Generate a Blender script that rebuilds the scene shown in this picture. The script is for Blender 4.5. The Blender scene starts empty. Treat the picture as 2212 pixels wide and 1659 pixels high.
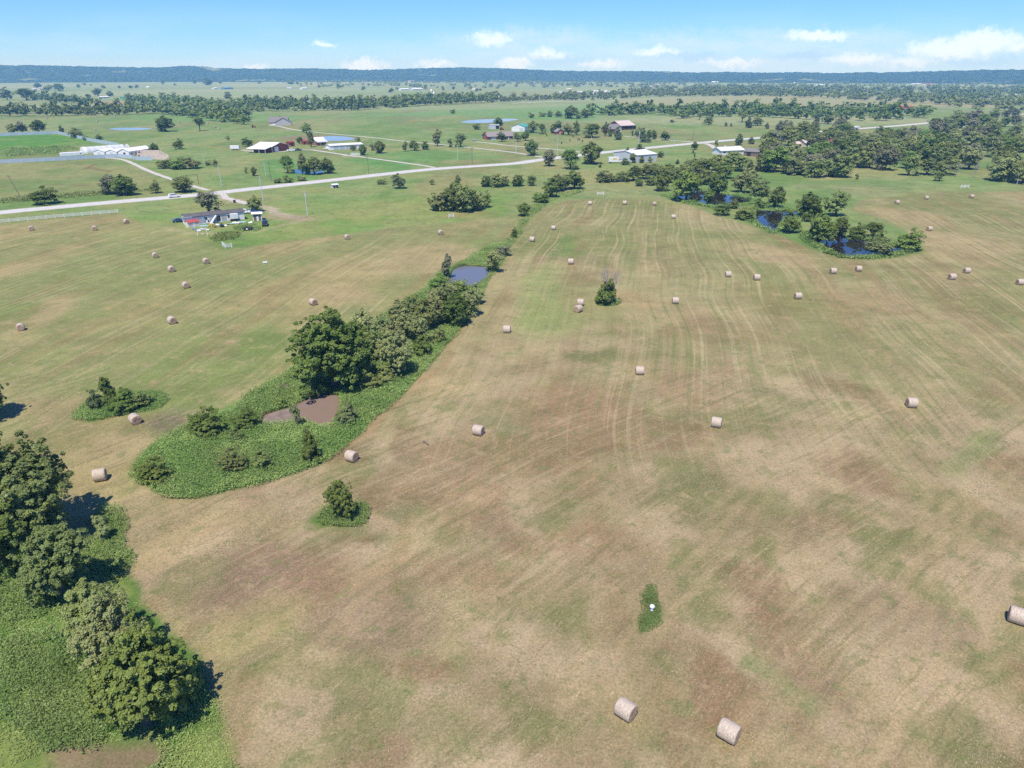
import bpy, math, random
import numpy as np
from mathutils import Vector, Matrix

scene = bpy.context.scene
col = scene.collection
R = math.radians

# ---------------------------------------------------------------- camera
CAM_H = 50.0                     # drone height in metres
FPX = 1530.0                     # focal length in survey units (frame 2212 x 1659)
FW, FH = 2212.0, 1659.0
PITCH = math.atan((FH / 2 - 156.0) / FPX)
SP, CP = math.sin(PITCH), math.cos(PITCH)

cam_d = bpy.data.cameras.new('camera')
cam_d.sensor_width = 36.0
cam_d.lens = 36.0 * FPX / FW
cam_d.clip_start = 0.5
cam_d.clip_end = 60000
cam = bpy.data.objects.new('camera', cam_d)
col.objects.link(cam)
cam.location = (0, 0, CAM_H)
cam.rotation_euler = (math.pi / 2 - PITCH, 0, 0)
scene.camera = cam

# ---------------------------------------------------------------- sky, sun, exposure
SUN_EL = R(63)
SUN_AZ = math.atan2(-0.30, -0.95)          # measured from +Y towards +X
world = bpy.data.worlds.new('World')
scene.world = world
world.use_nodes = True
world.cycles.sampling_method = 'NONE'
sun_d = bpy.data.lights.new('sun', 'SUN')
sun_d.energy = 5.0
sun_d.angle = R(0.53)
sun_d.color = (1.0, 0.94, 0.83)
sun = bpy.data.objects.new('sun', sun_d)
col.objects.link(sun)
_d = Vector((-math.sin(SUN_AZ) * math.cos(SUN_EL), -math.cos(SUN_AZ) * math.cos(SUN_EL), -math.sin(SUN_EL)))
sun.rotation_euler = _d.to_track_quat('-Z', 'Y').to_euler()
scene.view_settings.view_transform = 'Standard'
scene.view_settings.look = 'None'
scene.view_settings.gamma = 1.0
scene.view_settings.exposure = 0.12
try:
    scene.view_settings.use_curve_mapping = False
except Exception:
    pass
scene.cycles.max_bounces = 6
scene.cycles.diffuse_bounces = 3
scene.cycles.glossy_bounces = 3
scene.cycles.transmission_bounces = 3
scene.cycles.volume_bounces = 1
scene.cycles.transparent_max_bounces = 4
scene.cycles.use_adaptive_sampling = True
scene.cycles.adaptive_threshold = 0.01
scene.cycles.use_denoising = False


def survey(px, py, z=0.0):
    """Ground position (metres) of a mark in the survey photograph, on the level z."""
    a = (px - FW / 2) / FPX
    b = (py - FH / 2) / FPX
    t = (CAM_H - z) / (SP + b * CP)
    return Vector((a * t, (CP - b * SP) * t, z))


def depth_at(px, py):
    b = (py - FH / 2) / FPX
    return CAM_H / (SP + b * CP)


def depression(py):
    return PITCH + math.atan((py - FH / 2) / FPX)


def azel(px, py):
    a = (px - FW / 2) / FPX
    b = (py - FH / 2) / FPX
    v = Vector((a, CP - b * SP, -SP - b * CP)).normalized()
    return math.atan2(v.x, v.y), math.asin(v.z)


def N(nt, typ, **kw):
    n = nt.nodes.new(typ)
    for k, v in kw.items():
        setattr(n, k, v)
    return n


def math_node(nt, op, a, b=None, clamp=False):
    n = nt.nodes.new('ShaderNodeMath')
    n.operation = op
    n.use_clamp = clamp
    for i, s in enumerate((a, b)):
        if s is None:
            continue
        if isinstance(s, (int, float)):
            n.inputs[i].default_value = s
        else:
            nt.links.new(s, n.inputs[i])
    return n.outputs[0]


def mix_rgb(nt, fac, a, b, mode='MIX'):
    n = nt.nodes.new('ShaderNodeMix')
    n.data_type = 'RGBA'
    n.blend_type = mode
    for s, v in ((n.inputs[0], fac), (n.inputs[6], a), (n.inputs[7], b)):
        if isinstance(v, (int, float)):
            s.default_value = v
        elif isinstance(v, (tuple, list)):
            s.default_value = tuple(v) if len(v) == 4 else (*v, 1.0)
        else:
            nt.links.new(v, s)
    return n.outputs[2]


def map_range(nt, val, a, b, c=0.0, d=1.0, smooth=True):
    n = nt.nodes.new('ShaderNodeMapRange')
    n.interpolation_type = 'SMOOTHSTEP' if smooth else 'LINEAR'
    nt.links.new(val, n.inputs[0])
    for i, v in enumerate((a, b, c, d)):
        n.inputs[i + 1].default_value = v
    return n.outputs[0]


def build_world():
    nt = world.node_tree
    L = nt.links
    bg = nt.nodes['Background']
    bg.inputs[1].default_value = 0.10
    sky = N(nt, 'ShaderNodeTexSky', sky_type='NISHITA', sun_disc=False)
    sky.sun_elevation = SUN_EL
    sky.sun_rotation = SUN_AZ
    sky.altitude = 300
    sky.air_density = 1.0
    sky.dust_density = 0.0
    sky.ozone_density = 3.0
    hs = N(nt, 'ShaderNodeHueSaturation')
    hs.inputs['Saturation'].default_value = 1.15
    hs.inputs['Value'].default_value = 1.0
    L.new(sky.outputs[0], hs.inputs['Color'])
    tint = mix_rgb(nt, 1.0, hs.outputs[0], (.56, .90, 1.56), 'MULTIPLY')
    tc = N(nt, 'ShaderNodeTexCoord')
    sep = N(nt, 'ShaderNodeSeparateXYZ')
    L.new(tc.outputs['Generated'], sep.inputs[0])
    az = math_node(nt, 'ARCTAN2', sep.outputs[0], sep.outputs[1])
    el = math_node(nt, 'ARCSINE', sep.outputs[2])
    cmb = N(nt, 'ShaderNodeCombineXYZ')
    L.new(az, cmb.inputs[0]); L.new(el, cmb.inputs[1])
    # wispy distortion of the sky coordinates
    nz = N(nt, 'ShaderNodeTexNoise')
    nz.inputs['Scale'].default_value = 75
    nz.inputs['Detail'].default_value = 6
    nz.inputs['Roughness'].default_value = 0.62
    L.new(cmb.outputs[0], nz.inputs['Vector'])
    sub = N(nt, 'ShaderNodeVectorMath', operation='SUBTRACT')
    L.new(nz.outputs['Color'], sub.inputs[0]); sub.inputs[1].default_value = (0.5, 0.5, 0.5)
    sc = N(nt, 'ShaderNodeVectorMath', operation='MULTIPLY')
    L.new(sub.outputs[0], sc.inputs[0]); sc.inputs[1].default_value = (0.05, 0.024, 0)
    add = N(nt, 'ShaderNodeVectorMath', operation='ADD')
    L.new(cmb.outputs[0], add.inputs[0]); L.new(sc.outputs[0], add.inputs[1])

    def blob(px, py, rx, ry, soft=0.9):
        a, e = azel(px, py)
        s = N(nt, 'ShaderNodeVectorMath', operation='SUBTRACT')
        L.new(add.outputs[0], s.inputs[0]); s.inputs[1].default_value = (a, e, 0)
        m = N(nt, 'ShaderNodeVectorMath', operation='MULTIPLY')
        L.new(s.outputs[0], m.inputs[0]); m.inputs[1].default_value = (FPX / rx, FPX / ry, 0)
        l = N(nt, 'ShaderNodeVectorMath', operation='LENGTH')
        L.new(m.outputs[0], l.inputs[0])
        return map_range(nt, l.outputs['Value'], 1.0, 1.0 - soft, 0, 1)

    def union(lst):
        o = lst[0]
        for b in lst[1:]:
            o = math_node(nt, 'MAXIMUM', o, b)
        return o
    # thin veil that thickens towards the horizon all the way round
    vn = N(nt, 'ShaderNodeTexNoise')
    vn.inputs['Scale'].default_value = 1.0
    vn.inputs['Detail'].default_value = 7
    vn.inputs['Roughness'].default_value = 0.55
    vm = N(nt, 'ShaderNodeVectorMath', operation='MULTIPLY')
    L.new(cmb.outputs[0], vm.inputs[0]); vm.inputs[1].default_value = (7, 26, 1)
    L.new(vm.outputs[0], vn.inputs['Vector'])
    hor = map_range(nt, el, 0.085, 0.0, 0, 1)
    veil = math_node(nt, 'MULTIPLY', map_range(nt, vn.outputs[0], 0.42, 0.66, 0, 1), hor)
    veil = math_node(nt, 'ADD', math_node(nt, 'MULTIPLY', veil, 0.4), math_node(nt, 'MULTIPLY', map_range(nt, el, 0.045, -0.005), 0.22), clamp=True)
    big = union([blob(1130, 105, 260, 52, 0.7), blob(1650, 118, 560, 56, 0.6), blob(2350, 115, 420, 60, .9)])
    bn = N(nt, 'ShaderNodeTexNoise')
    bn.inputs['Scale'].default_value = 1.0; bn.inputs['Detail'].default_value = 7; bn.inputs['Roughness'].default_value = .6
    bm = N(nt, 'ShaderNodeVectorMath', operation='MULTIPLY')
    L.new(cmb.outputs[0], bm.inputs[0]); bm.inputs[1].default_value = (16, 60, 1)
    L.new(bm.outputs[0], bn.inputs['Vector'])
    brk = map_range(nt, bn.outputs[0], .34, .6, .42, 1.0)
    veil = math_node(nt, 'MAXIMUM', veil, math_node(nt, 'MULTIPLY', math_node(nt, 'MULTIPLY', big, brk), 0.9))
    c1 = mix_rgb(nt, veil, tint, (6.0, 8.2, 11.4))
    grey = union([blob(1195, 130, 95, 19), blob(1490, 121, 90, 15), blob(1735, 120, 85, 14), blob(2110, 135, 110, 12)])
    c2 = mix_rgb(nt, math_node(nt, 'MULTIPLY', grey, 0.7), c1, (4.4, 6.7, 10.6))
    cum = union([blob(1064, 83, 54, 17, .7), blob(1768, 75, 72, 13, .7), blob(2050, 107, 90, 24, .7), blob(2128, 88, 70, 24, .6), blob(787, 141, 56, 15, .7), blob(1112, 137, 44, 17, .7), blob(703, 96, 28, 9), blob(945, 139, 60, 9), blob(550, 144, 30, 8), blob(1185, 118, 60, 16), blob(1300, 138, 70, 12), blob(1420, 112, 60, 11), blob(1580, 136, 80, 10), blob(1850, 128, 80, 13), blob(1965, 136, 60, 14), blob(2200, 100, 50, 16)])
    c3 = mix_rgb(nt, math_node(nt, 'MULTIPLY', cum, 0.92), c2, (8.8, 10.4, 12.6))
    L.new(c3, bg.inputs[0])


build_world()


# ---------------------------------------------------------------- small helpers
def lin(r, g, b, k=1.0):
    o = []
    for c in (r, g, b):
        c = c / 255.0
        o.append((c / 12.92 if c <= 0.04045 else ((c + 0.055) / 1.055) ** 2.4) * k)
    return tuple(o)


rng = np.random.default_rng(7)
random.seed(11)


def _hash(ix, iy, seed):
    n = (ix.astype(np.int64) * 374761393 + iy.astype(np.int64) * 668265263 + seed * 1442695041) & 0x7fffffff
    n = ((n ^ (n >> 13)) * 1274126177) & 0x7fffffff
    return ((n ^ (n >> 16)) & 0xffff) / 65535.0


def vnoise(x, y, seed=0):
    ix = np.floor(x); iy = np.floor(y)
    fx = x - ix; fy = y - iy
    fx = fx * fx * (3 - 2 * fx); fy = fy * fy * (3 - 2 * fy)
    a = _hash(ix, iy, seed); b = _hash(ix + 1, iy, seed)
    c = _hash(ix, iy + 1, seed); d = _hash(ix + 1, iy + 1, seed)
    return (a * (1 - fx) + b * fx) * (1 - fy) + (c * (1 - fx) + d * fx) * fy


def fbm(x, y, scale, octv=4, seed=0, rough=0.5):
    s = 0; amp = 1; tot = 0
    for o in range(octv):
        s = s + amp * vnoise(x / scale * 2 ** o + 17.3 * o, y / scale * 2 ** o - 9.1 * o, seed + o)
        tot += amp; amp *= rough
    return s / tot


def smooth(a, b, x):
    t = np.clip((x - a) / (b - a), 0, 1)
    return t * t * (3 - 2 * t)


def poly_sd(px, py, poly, _raw=False):
    """signed distance to a polygon, positive inside (far points are only known to be outside)"""
    if px.ndim and px.size > 5000 and not _raw:
        xs = [p[0] for p in poly]; ys = [p[1] for p in poly]; g = 40
        near = (px > min(xs) - g) & (px < max(xs) + g) & (py > min(ys) - g) & (py < max(ys) + g)
        out = np.full(px.shape, -1e3)
        if near.any():
            out[near] = poly_sd(px[near], py[near], poly, True)
        return out
    d = np.full(px.shape, 1e18); inside = np.zeros(px.shape, bool)
    n = len(poly)
    for i in range(n):
        ax, ay = poly[i][0], poly[i][1]; bx, by = poly[(i + 1) % n][0], poly[(i + 1) % n][1]
        ex, ey = bx - ax, by - ay
        wx, wy = px - ax, py - ay
        t = np.clip((wx * ex + wy * ey) / (ex * ex + ey * ey + 1e-12), 0, 1)
        d = np.minimum(d, (wx - ex * t) ** 2 + (wy - ey * t) ** 2)
        c = ((ay <= py) & (by > py)) | ((by <= py) & (ay > py))
        with np.errstate(divide='ignore', invalid='ignore'):
            xi = ax + (py - ay) / (by - ay if by != ay else 1e-12) * ex
        inside ^= c & (px < xi)
    return np.where(inside, 1, -1) * np.sqrt(d)


def line_d(px, py, pts, _raw=False):
    if px.size > 5000 and not _raw:
        xs = [p[0] for p in pts]; ys = [p[1] for p in pts]; g = 30
        near = (px > min(xs) - g) & (px < max(xs) + g) & (py > min(ys) - g) & (py < max(ys) + g)
        out = np.full(px.shape, 1e3)
        if near.any():
            out[near] = line_d(px[near], py[near], pts, True)
        return out
    d = np.full(px.shape, 1e18)
    for i in range(len(pts) - 1):
        ax, ay = pts[i][0], pts[i][1]; bx, by = pts[i + 1][0], pts[i + 1][1]
        ex, ey = bx - ax, by - ay
        wx, wy = px - ax, py - ay
        t = np.clip((wx * ex + wy * ey) / (ex * ex + ey * ey + 1e-12), 0, 1)
        d = np.minimum(d, (wx - ex * t) ** 2 + (wy - ey * t) ** 2)
    return np.sqrt(d)


def SV(*pts):
    return [survey(*p) for p in pts]


def np_mesh(name, verts, faces, mat=None, smooth_shade=False):
    """fast mesh from numpy arrays: verts (n,3), faces (m,k)"""
    me = bpy.data.meshes.new(name)
    verts = np.asarray(verts, np.float32); faces = np.asarray(faces, np.int32)
    k = faces.shape[1]
    me.vertices.add(len(verts)); me.vertices.foreach_set('co', verts.ravel())
    me.loops.add(faces.size); me.loops.foreach_set('vertex_index', faces.ravel())
    me.polygons.add(len(faces))
    me.polygons.foreach_set('loop_start', np.arange(0, faces.size, k, dtype=np.int32))
    me.polygons.foreach_set('loop_total', np.full(len(faces), k, np.int32))
    if smooth_shade:
        me.polygons.foreach_set('use_smooth', np.ones(len(faces), bool))
    me.update(calc_edges=True)
    if mat:
        me.materials.append(mat)
    return me


def link(name, me, parent=None, loc=None):
    o = bpy.data.objects.new(name, me)
    col.objects.link(o)
    if parent is not None:
        o.parent = parent
    if loc is not None:
        o.location = loc
    return o


def tag(o, label=None, cat=None, group=None, kind=None):
    if label: o['label'] = label
    if cat: o['category'] = cat
    if group: o['group'] = group
    if kind: o['kind'] = kind
    return o


def empty(name, loc, rz=0.0):
    o = bpy.data.objects.new(name, None)
    col.objects.link(o)
    o.location = loc
    o.rotation_euler = (0, 0, rz)
    o.empty_display_size = 0.3
    return o


MATS = {}


def new_mat(name):
    m = bpy.data.materials.new(name)
    m.use_nodes = True
    MATS[name] = m
    return m, m.node_tree, m.node_tree.nodes['Principled BSDF']


def paint(name, rgb, rough=0.6, var=0.10, scale=3.0, metal=0.0, spec=0.4, bump=0.0, coords='Object'):
    """plain surface with weathering noise"""
    if name in MATS:
        return MATS[name]
    m, nt, p = new_mat(name)
    tc = N(nt, 'ShaderNodeTexCoord')
    nz = N(nt, 'ShaderNodeTexNoise')
    nz.inputs['Scale'].default_value = scale
    nz.inputs['Detail'].default_value = 5
    nt.links.new(tc.outputs[coords], nz.inputs['Vector'])
    f = map_range(nt, nz.outputs[0], 0.25, 0.75, 1 - var, 1 + var, smooth=False)
    sc = N(nt, 'ShaderNodeVectorMath', operation='SCALE')
    sc.inputs[0].default_value = rgb
    nt.links.new(f, sc.inputs['Scale'])
    nt.links.new(sc.outputs[0], p.inputs['Base Color'])
    p.inputs['Roughness'].default_value = rough
    p.inputs['Metallic'].default_value = metal
    p.inputs['Specular IOR Level'].default_value = spec
    if bump:
        b = N(nt, 'ShaderNodeBump'); b.inputs['Strength'].default_value = bump
        nt.links.new(nz.outputs[0], b.inputs['Height']); nt.links.new(b.outputs[0], p.inputs['Normal'])
    return m


# ================================================================ GROUND
ROW_AZ = R(7.5)                       # direction of the mowing rows
K = 0.665                              # photograph brightness -> albedo

POND_MUD = SV((569, 915), (573, 899), (600, 890), (630, 882), (662, 866), (700, 854), (729, 857), (727, 889), (713, 916), (694, 921), (662, 906), (630, 910), (600, 914))
POND_MID = SV((967, 612), (974, 600), (981, 582), (1003, 575), (1045, 577), (1059, 585), (1045, 604), (1025, 618), (1000, 618), (985, 616))
POND_R1 = SV((1750, 505), (1764, 522), (1793, 538), (1819, 551), (1859, 553), (1899, 549), (1955, 538), (1922, 531), (1880, 520), (1830, 516), (1800, 510))
POND_R2 = SV((1634, 454), (1680, 456), (1722, 457), (1720, 466), (1690, 474), (1672, 499), (1652, 490), (1634, 473))
POND_R3 = SV((1450, 424), (1481, 433), (1518, 441), (1544, 446), (1576, 441), (1622, 436), (1622, 430), (1585, 423), (1545, 415), (1500, 412))
POND_FAR = SV((233, 279), (260, 281.5), (300, 281), (330, 278), (300, 276), (250, 276.3))
POND_BARN = SV((690, 303), (715, 304.5), (745, 303.5), (768, 300), (745, 295), (710, 294), (688, 297))
POND_HOUSE = SV((993, 263), (1010, 265.5), (1060, 265), (1118, 259), (1100, 256.5), (1030, 258.5))
POND_TREES = SV((634, 368), (640, 374), (665, 376), (690, 374), (700, 370), (670, 366), (645, 365))
PONDS = [(POND_MUD, 'mud'), (POND_MID, 'mid'), (POND_R1, 'dark'), (POND_R2, 'dark'), (POND_R3, 'dark'), (POND_FAR, 'far'), (POND_BARN, 'far'), (POND_HOUSE, 'far'), (POND_TREES, 'dark')]

WEED_ISLAND = SV((288, 1025), (300, 990), (330, 960), (400, 925), (440, 905), (520, 880), (545, 845), (600, 818), (640, 790), (660, 760), (760, 720), (860, 660), (920, 622), (950, 590), (1010, 560),
                 (1060, 530), (1095, 525), (1090, 560), (1050, 612), (1028, 660), (1010, 690), (935, 780), (870, 850), (800, 915), (758, 955), (700, 1000), (640, 1022), (560, 1047), (470, 1067), (390, 1080), (330, 1062), (295, 1048))
WEED_BUSH = SV((165, 905), (170, 880), (195, 862), (250, 850), (320, 845), (365, 866), (345, 882), (240, 900), (200, 911))
WEED_SHRUB = SV((687, 1122), (692, 1105), (720, 1092), (770, 1088), (797, 1103), (797, 1122), (775, 1136), (735, 1140), (700, 1134))
WEED_LONE = SV((1285, 652), (1290, 643), (1312, 640), (1338, 646), (1342, 654), (1325, 661), (1300, 661))
WEED_MEADOW = SV((-260, 1190), (0, 1225), (100, 1215), (200, 1180), (232, 1100), (262, 1125), (272, 1190), (272, 1240), (310, 1300), (380, 1380), (440, 1470), (478, 1560), (512, 1650), (540, 1780), (-300, 1800))
GREEN_KITE = SV((1408, 1263), (1422, 1285), (1432, 1312), (1428, 1340), (1404, 1354), (1382, 1366), (1380, 1350), (1388, 1332), (1398, 1318), (1394, 1300), (1398, 1280))
HEDGE_STRIP = SV((1075, 535), (1108, 505), (1126, 475), (1158, 436), (1200, 420), (1262, 408), (1255, 416), (1190, 434), (1144, 472), (1122, 510), (1100, 540))
MOWN_LEFT = SV((-400, 560), (-100, 487), (0, 482), (255, 461), (330, 492), (400, 508), (480, 540), (600, 526), (728, 508), (870, 490), (1000, 479), (1106, 466), (1120, 500), (1060, 560), (950, 620), (900, 640), (780, 720), (660, 800),
               (545, 850), (440, 900), (330, 960), (288, 1025), (300, 1060), (250, 1130), (120, 1150), (-400, 1000))
MOWN_MAIN = SV((1126, 485), (1180, 447), (1230, 432), (1300, 430), (1390, 432), (1480, 442), (1540, 462), (1640, 492), (1740, 532), (1820, 560), (1900, 562), (1990, 548), (1960, 500), (1900, 470), (1840, 455), (1854, 433), (2009, 415), (2212, 414), (2600, 440),
               (3400, 1000), (3400, 1900), (560, 1900), (512, 1655), (478, 1565), (440, 1475), (380, 1385), (310, 1305), (270, 1240), (262, 1130), (290, 1040), (400, 1080), (640, 1022), (758, 955), (870, 850), (1010, 690), (1050, 612), (1095, 545))


def catmull(pts, n=8):
    out = []
    P = [pts[0] * 2 - pts[1]] + list(pts) + [pts[-1] * 2 - pts[-2]]
    for i in range(1, len(P) - 2):
        for k in range(n):
            t = k / n
            a, b, c, d = P[i - 1], P[i], P[i + 1], P[i + 2]
            out.append(.5 * ((2 * b) + (c - a) * t + (2 * a - 5 * b + 4 * c - d) * t * t + (3 * b - a - 3 * c + d) * t ** 3))
    out.append(P[-2])
    return out


def ground_colours(X, Y):
    """real colours of the ground: pasture, mown hay, straw, soil"""
    n = X.shape
    wx = X + (fbm(X, Y, 14, 4, 3) - .5) * 9
    wy = Y + (fbm(X, Y, 14, 4, 9) - .5) * 9
    C = np.zeros((*n, 3)); mow = np.zeros(n)

    def put(mask, rgb, k=K):
        c = np.array(lin(*rgb, k))
        C[:] = C * (1 - mask[..., None]) + c * mask[..., None]

    one = np.ones(n)
    put(one, (148, 168, 104))
    far = smooth(200, 900, Y)
    put(smooth(.45, .6, fbm(wx, Y * .35, 60, 5, 21)) * .75, (168, 166, 114))
    put(smooth(.5, .62, fbm(wx, Y * .4, 45, 5, 33)) * .7, (124, 156, 84))
    put(smooth(.55, .65, fbm(wx, Y * .3, 28, 4, 52)) * .5, (150, 142, 100))
    # field parcels far off: alternating strips of pasture
    parc = vnoise(X / 420 + 3.3, Y / 170, 77)
    put(smooth(600, 900, Y) * smooth(.45, .55, parc) * .7, (164, 182, 134))
    put(smooth(600, 900, Y) * smooth(.66, .7, parc) * .6, (188, 186, 142))

    def region(pts, rgb, s=1.0, soft=1.5, warp=True, k=K):
        sd = poly_sd(wx if warp else X, wy if warp else Y, pts)
        put(smooth(-soft, soft, sd) * s, rgb, k)
    region(SV((553, 258), (1300, 225), (1330, 236), (1280, 262), (1150, 258), (990, 250), (560, 252)), (122, 172, 98), .75, 12)
    region(SV((1290, 222), (1500, 208), (1800, 206), (2200, 222), (2150, 232), (1700, 232), (1420, 228)), (186, 172, 128), .9, 14)
    region(SV((195, 226), (215, 219), (285, 219), (290, 225), (240, 229)), (196, 158, 124), .95, 6)
    region(SV((-120, 305), (-60, 291), (125, 289), (200, 306), (100, 320), (-120, 330)), (98, 158, 58), .95, 3)
    region(SV((0, 320), (180, 318), (185, 335), (0, 345)), (128, 150, 84), .6, 3)
    region(SV((280, 252), (560, 246), (700, 252), (640, 262), (480, 262), (300, 262)), (122, 170, 92), .7, 8)
    region(SV((560, 335), (900, 345), (880, 370), (620, 395), (560, 372)), (110, 165, 88), .8, 3)
    region(SV((700, 325), (1050, 325), (1100, 340), (940, 352), (800, 336)), (118, 168, 94), .7, 4)
    region(SV((0, 345), (240, 342), (340, 375), (380, 395), (200, 420), (0, 430)), (154, 158, 104), .8, 4)
    region(SV((280, 470), (600, 440), (900, 420), (1100, 420), (1100, 466), (870, 488), (728, 506), (480, 538), (400, 505)), (136, 166, 88), .8, 2)
    region(SV((650, 450), (820, 425), (930, 430), (900, 460), (760, 470)), (164, 168, 108), .5, 8)
    region(SV((940, 470), (1000, 455), (1090, 458), (1060, 475)), (186, 158, 118), .6, 3)
    region(SV((1150, 400), (1400, 395), (1500, 420), (1400, 432), (1250, 430)), (152, 164, 112), .85, 3)
    region(SV((1640, 400), (1900, 385), (2212, 395), (2212, 412), (2000, 414), (1850, 431), (1800, 425), (1700, 410)), (150, 168, 108), .8, 3)
    region(SV((1700, 400), (1860, 395), (2000, 405), (1900, 425)), (165, 152, 122), .35, 4)
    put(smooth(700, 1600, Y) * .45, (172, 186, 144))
    mot = fbm(wx, wy * .8, 18, 5, 251)
    put(smooth(.52, .66, mot) * .5 * smooth(1500, 300, Y), (172, 168, 112))
    put(smooth(.48, .34, mot) * .5 * smooth(1500, 300, Y), (108, 146, 76))
    # dirt yard and track by the mobile home
    for pts, w, rgb, s in ((SV((480, 417), (490, 428), (530, 439), (568, 447), (590, 456), (625, 468), (650, 474)), 2.0, (206, 190, 170), .9),
                           (SV((650, 474), (610, 489), (560, 501), (520, 505), (470, 508), (380, 500), (345, 492)), 1.3, (186, 174, 134), .75),
                           (SV((585, 468), (640, 472)), 4.5, (184, 158, 138), .6)):
        d = line_d(wx, wy, pts)
        put((1 - smooth(w * .5, w * 1.6, d)) * s, rgb)
    for pts in (SV((130, 357), (205, 354), (178, 366)), SV((190, 362), (230, 372)), SV((135, 402), (205, 401))):
        put((1 - smooth(.6, 2.4, line_d(wx, wy, pts))) * .7, (140, 104, 78))

    # ------------------------------------------------ mown hay
    U = X * math.cos(ROW_AZ) - Y * math.sin(ROW_AZ)
    V = X * math.sin(ROW_AZ) + Y * math.cos(ROW_AZ)
    U2 = U + 7 * np.sin(V / 70.0) + 16 * (fbm(X, Y, 90, 3, 181) - .5)
    e1 = fbm(X, Y, 5, 3, 61) - .5
    sdL = poly_sd(X + e1 * 2, Y + e1 * 2, MOWN_LEFT); sdM = poly_sd(X + e1 * 1.6, Y + e1 * 1.6, MOWN_MAIN)
    mL = smooth(-.7, .7, sdL); mM = smooth(-.7, .7, sdM)
    m = np.maximum(mL, mM)
    # left field
    put(mL, (151, 155, 101))
    f1 = fbm(U2 * 1.6, V * .45, 26, 5, 101)
    f2 = fbm(wx, wy, 38, 5, 111)
    f3 = fbm(U2 * 2.5, V * .3, 12, 4, 121)
    put(mL * smooth(.47, .64, f1) * .75, (182, 166, 118))
    put(mL * smooth(.52, .68, f2) * .7, (128, 148, 82))
    put(mL * smooth(.55, .7, f3) * .45, (156, 136, 96))
    # main field: olive in the distance, dry and brown towards the near end
    near = smooth(175, 75, Y)
    put(mM, (153, 153, 102))
    put(mM * near * .85, (172, 152, 118))
    put(mM * smooth(.46, .62, f1) * .7, (186, 172, 130))
    put(mM * smooth(.5, .66, f2) * (.75 - .3 * near), (134, 142, 84))
    put(mM * smooth(.54, .7, f3) * .55, (158, 134, 98))
    put(mM * near * smooth(.5, .64, fbm(wx, wy, 9, 5, 131)) * .8, (196, 174, 142))
    put(mM * near * smooth(.55, .68, fbm(wx, wy, 7, 5, 141)) * .7, (130, 134, 84))
    put(mM * near * smooth(.57, .7, fbm(wx, wy, 12, 5, 151)) * .6, (148, 116, 92))

    wx_, wy_ = wx, wy

    def blot(px, py, rx, ry, rgb, s=.7, rot=None, sharp=.55, seed=5):
        c = survey(px, py)
        ax = (survey(px + rx, py) - c).length
        ay = .5 * (survey(px, py + ry) - survey(px, py - ry)).length
        a = ROW_AZ if rot is None else R(rot)
        ext = max(ax, ay) * 2.2 + 6
        sel = (np.abs(X - c.x) < ext) & (np.abs(Y - c.y) < ext)
        if not sel.any():
            return
        full, wx, wy = sel, wx_[sel], wy_[sel]
        # turned so that the long side follows the rows (or rot degrees from +Y)
        dx, dy = wx - c.x, wy - c.y
        u = dx * math.cos(a) - dy * math.sin(a); v = dx * math.sin(a) + dy * math.cos(a)
        r = np.sqrt((u / ax) ** 2 + (v / ay) ** 2) + (fbm(wx, wy, max(ax, ay) * .6, 4, seed + int(px)) - .5) * .9
        mk = np.zeros(n)
        mk[full] = 1 - smooth(1 - sharp, 1 + sharp * .5, r)
        put(mk * s * m, rgb)
    BR, RB, PU, TN, OL, GR, LG = (152, 127, 94), (167, 137, 106), (156, 131, 112), (192, 170, 130), (126, 128, 82), (116, 146, 76), (150, 168, 100)
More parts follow.
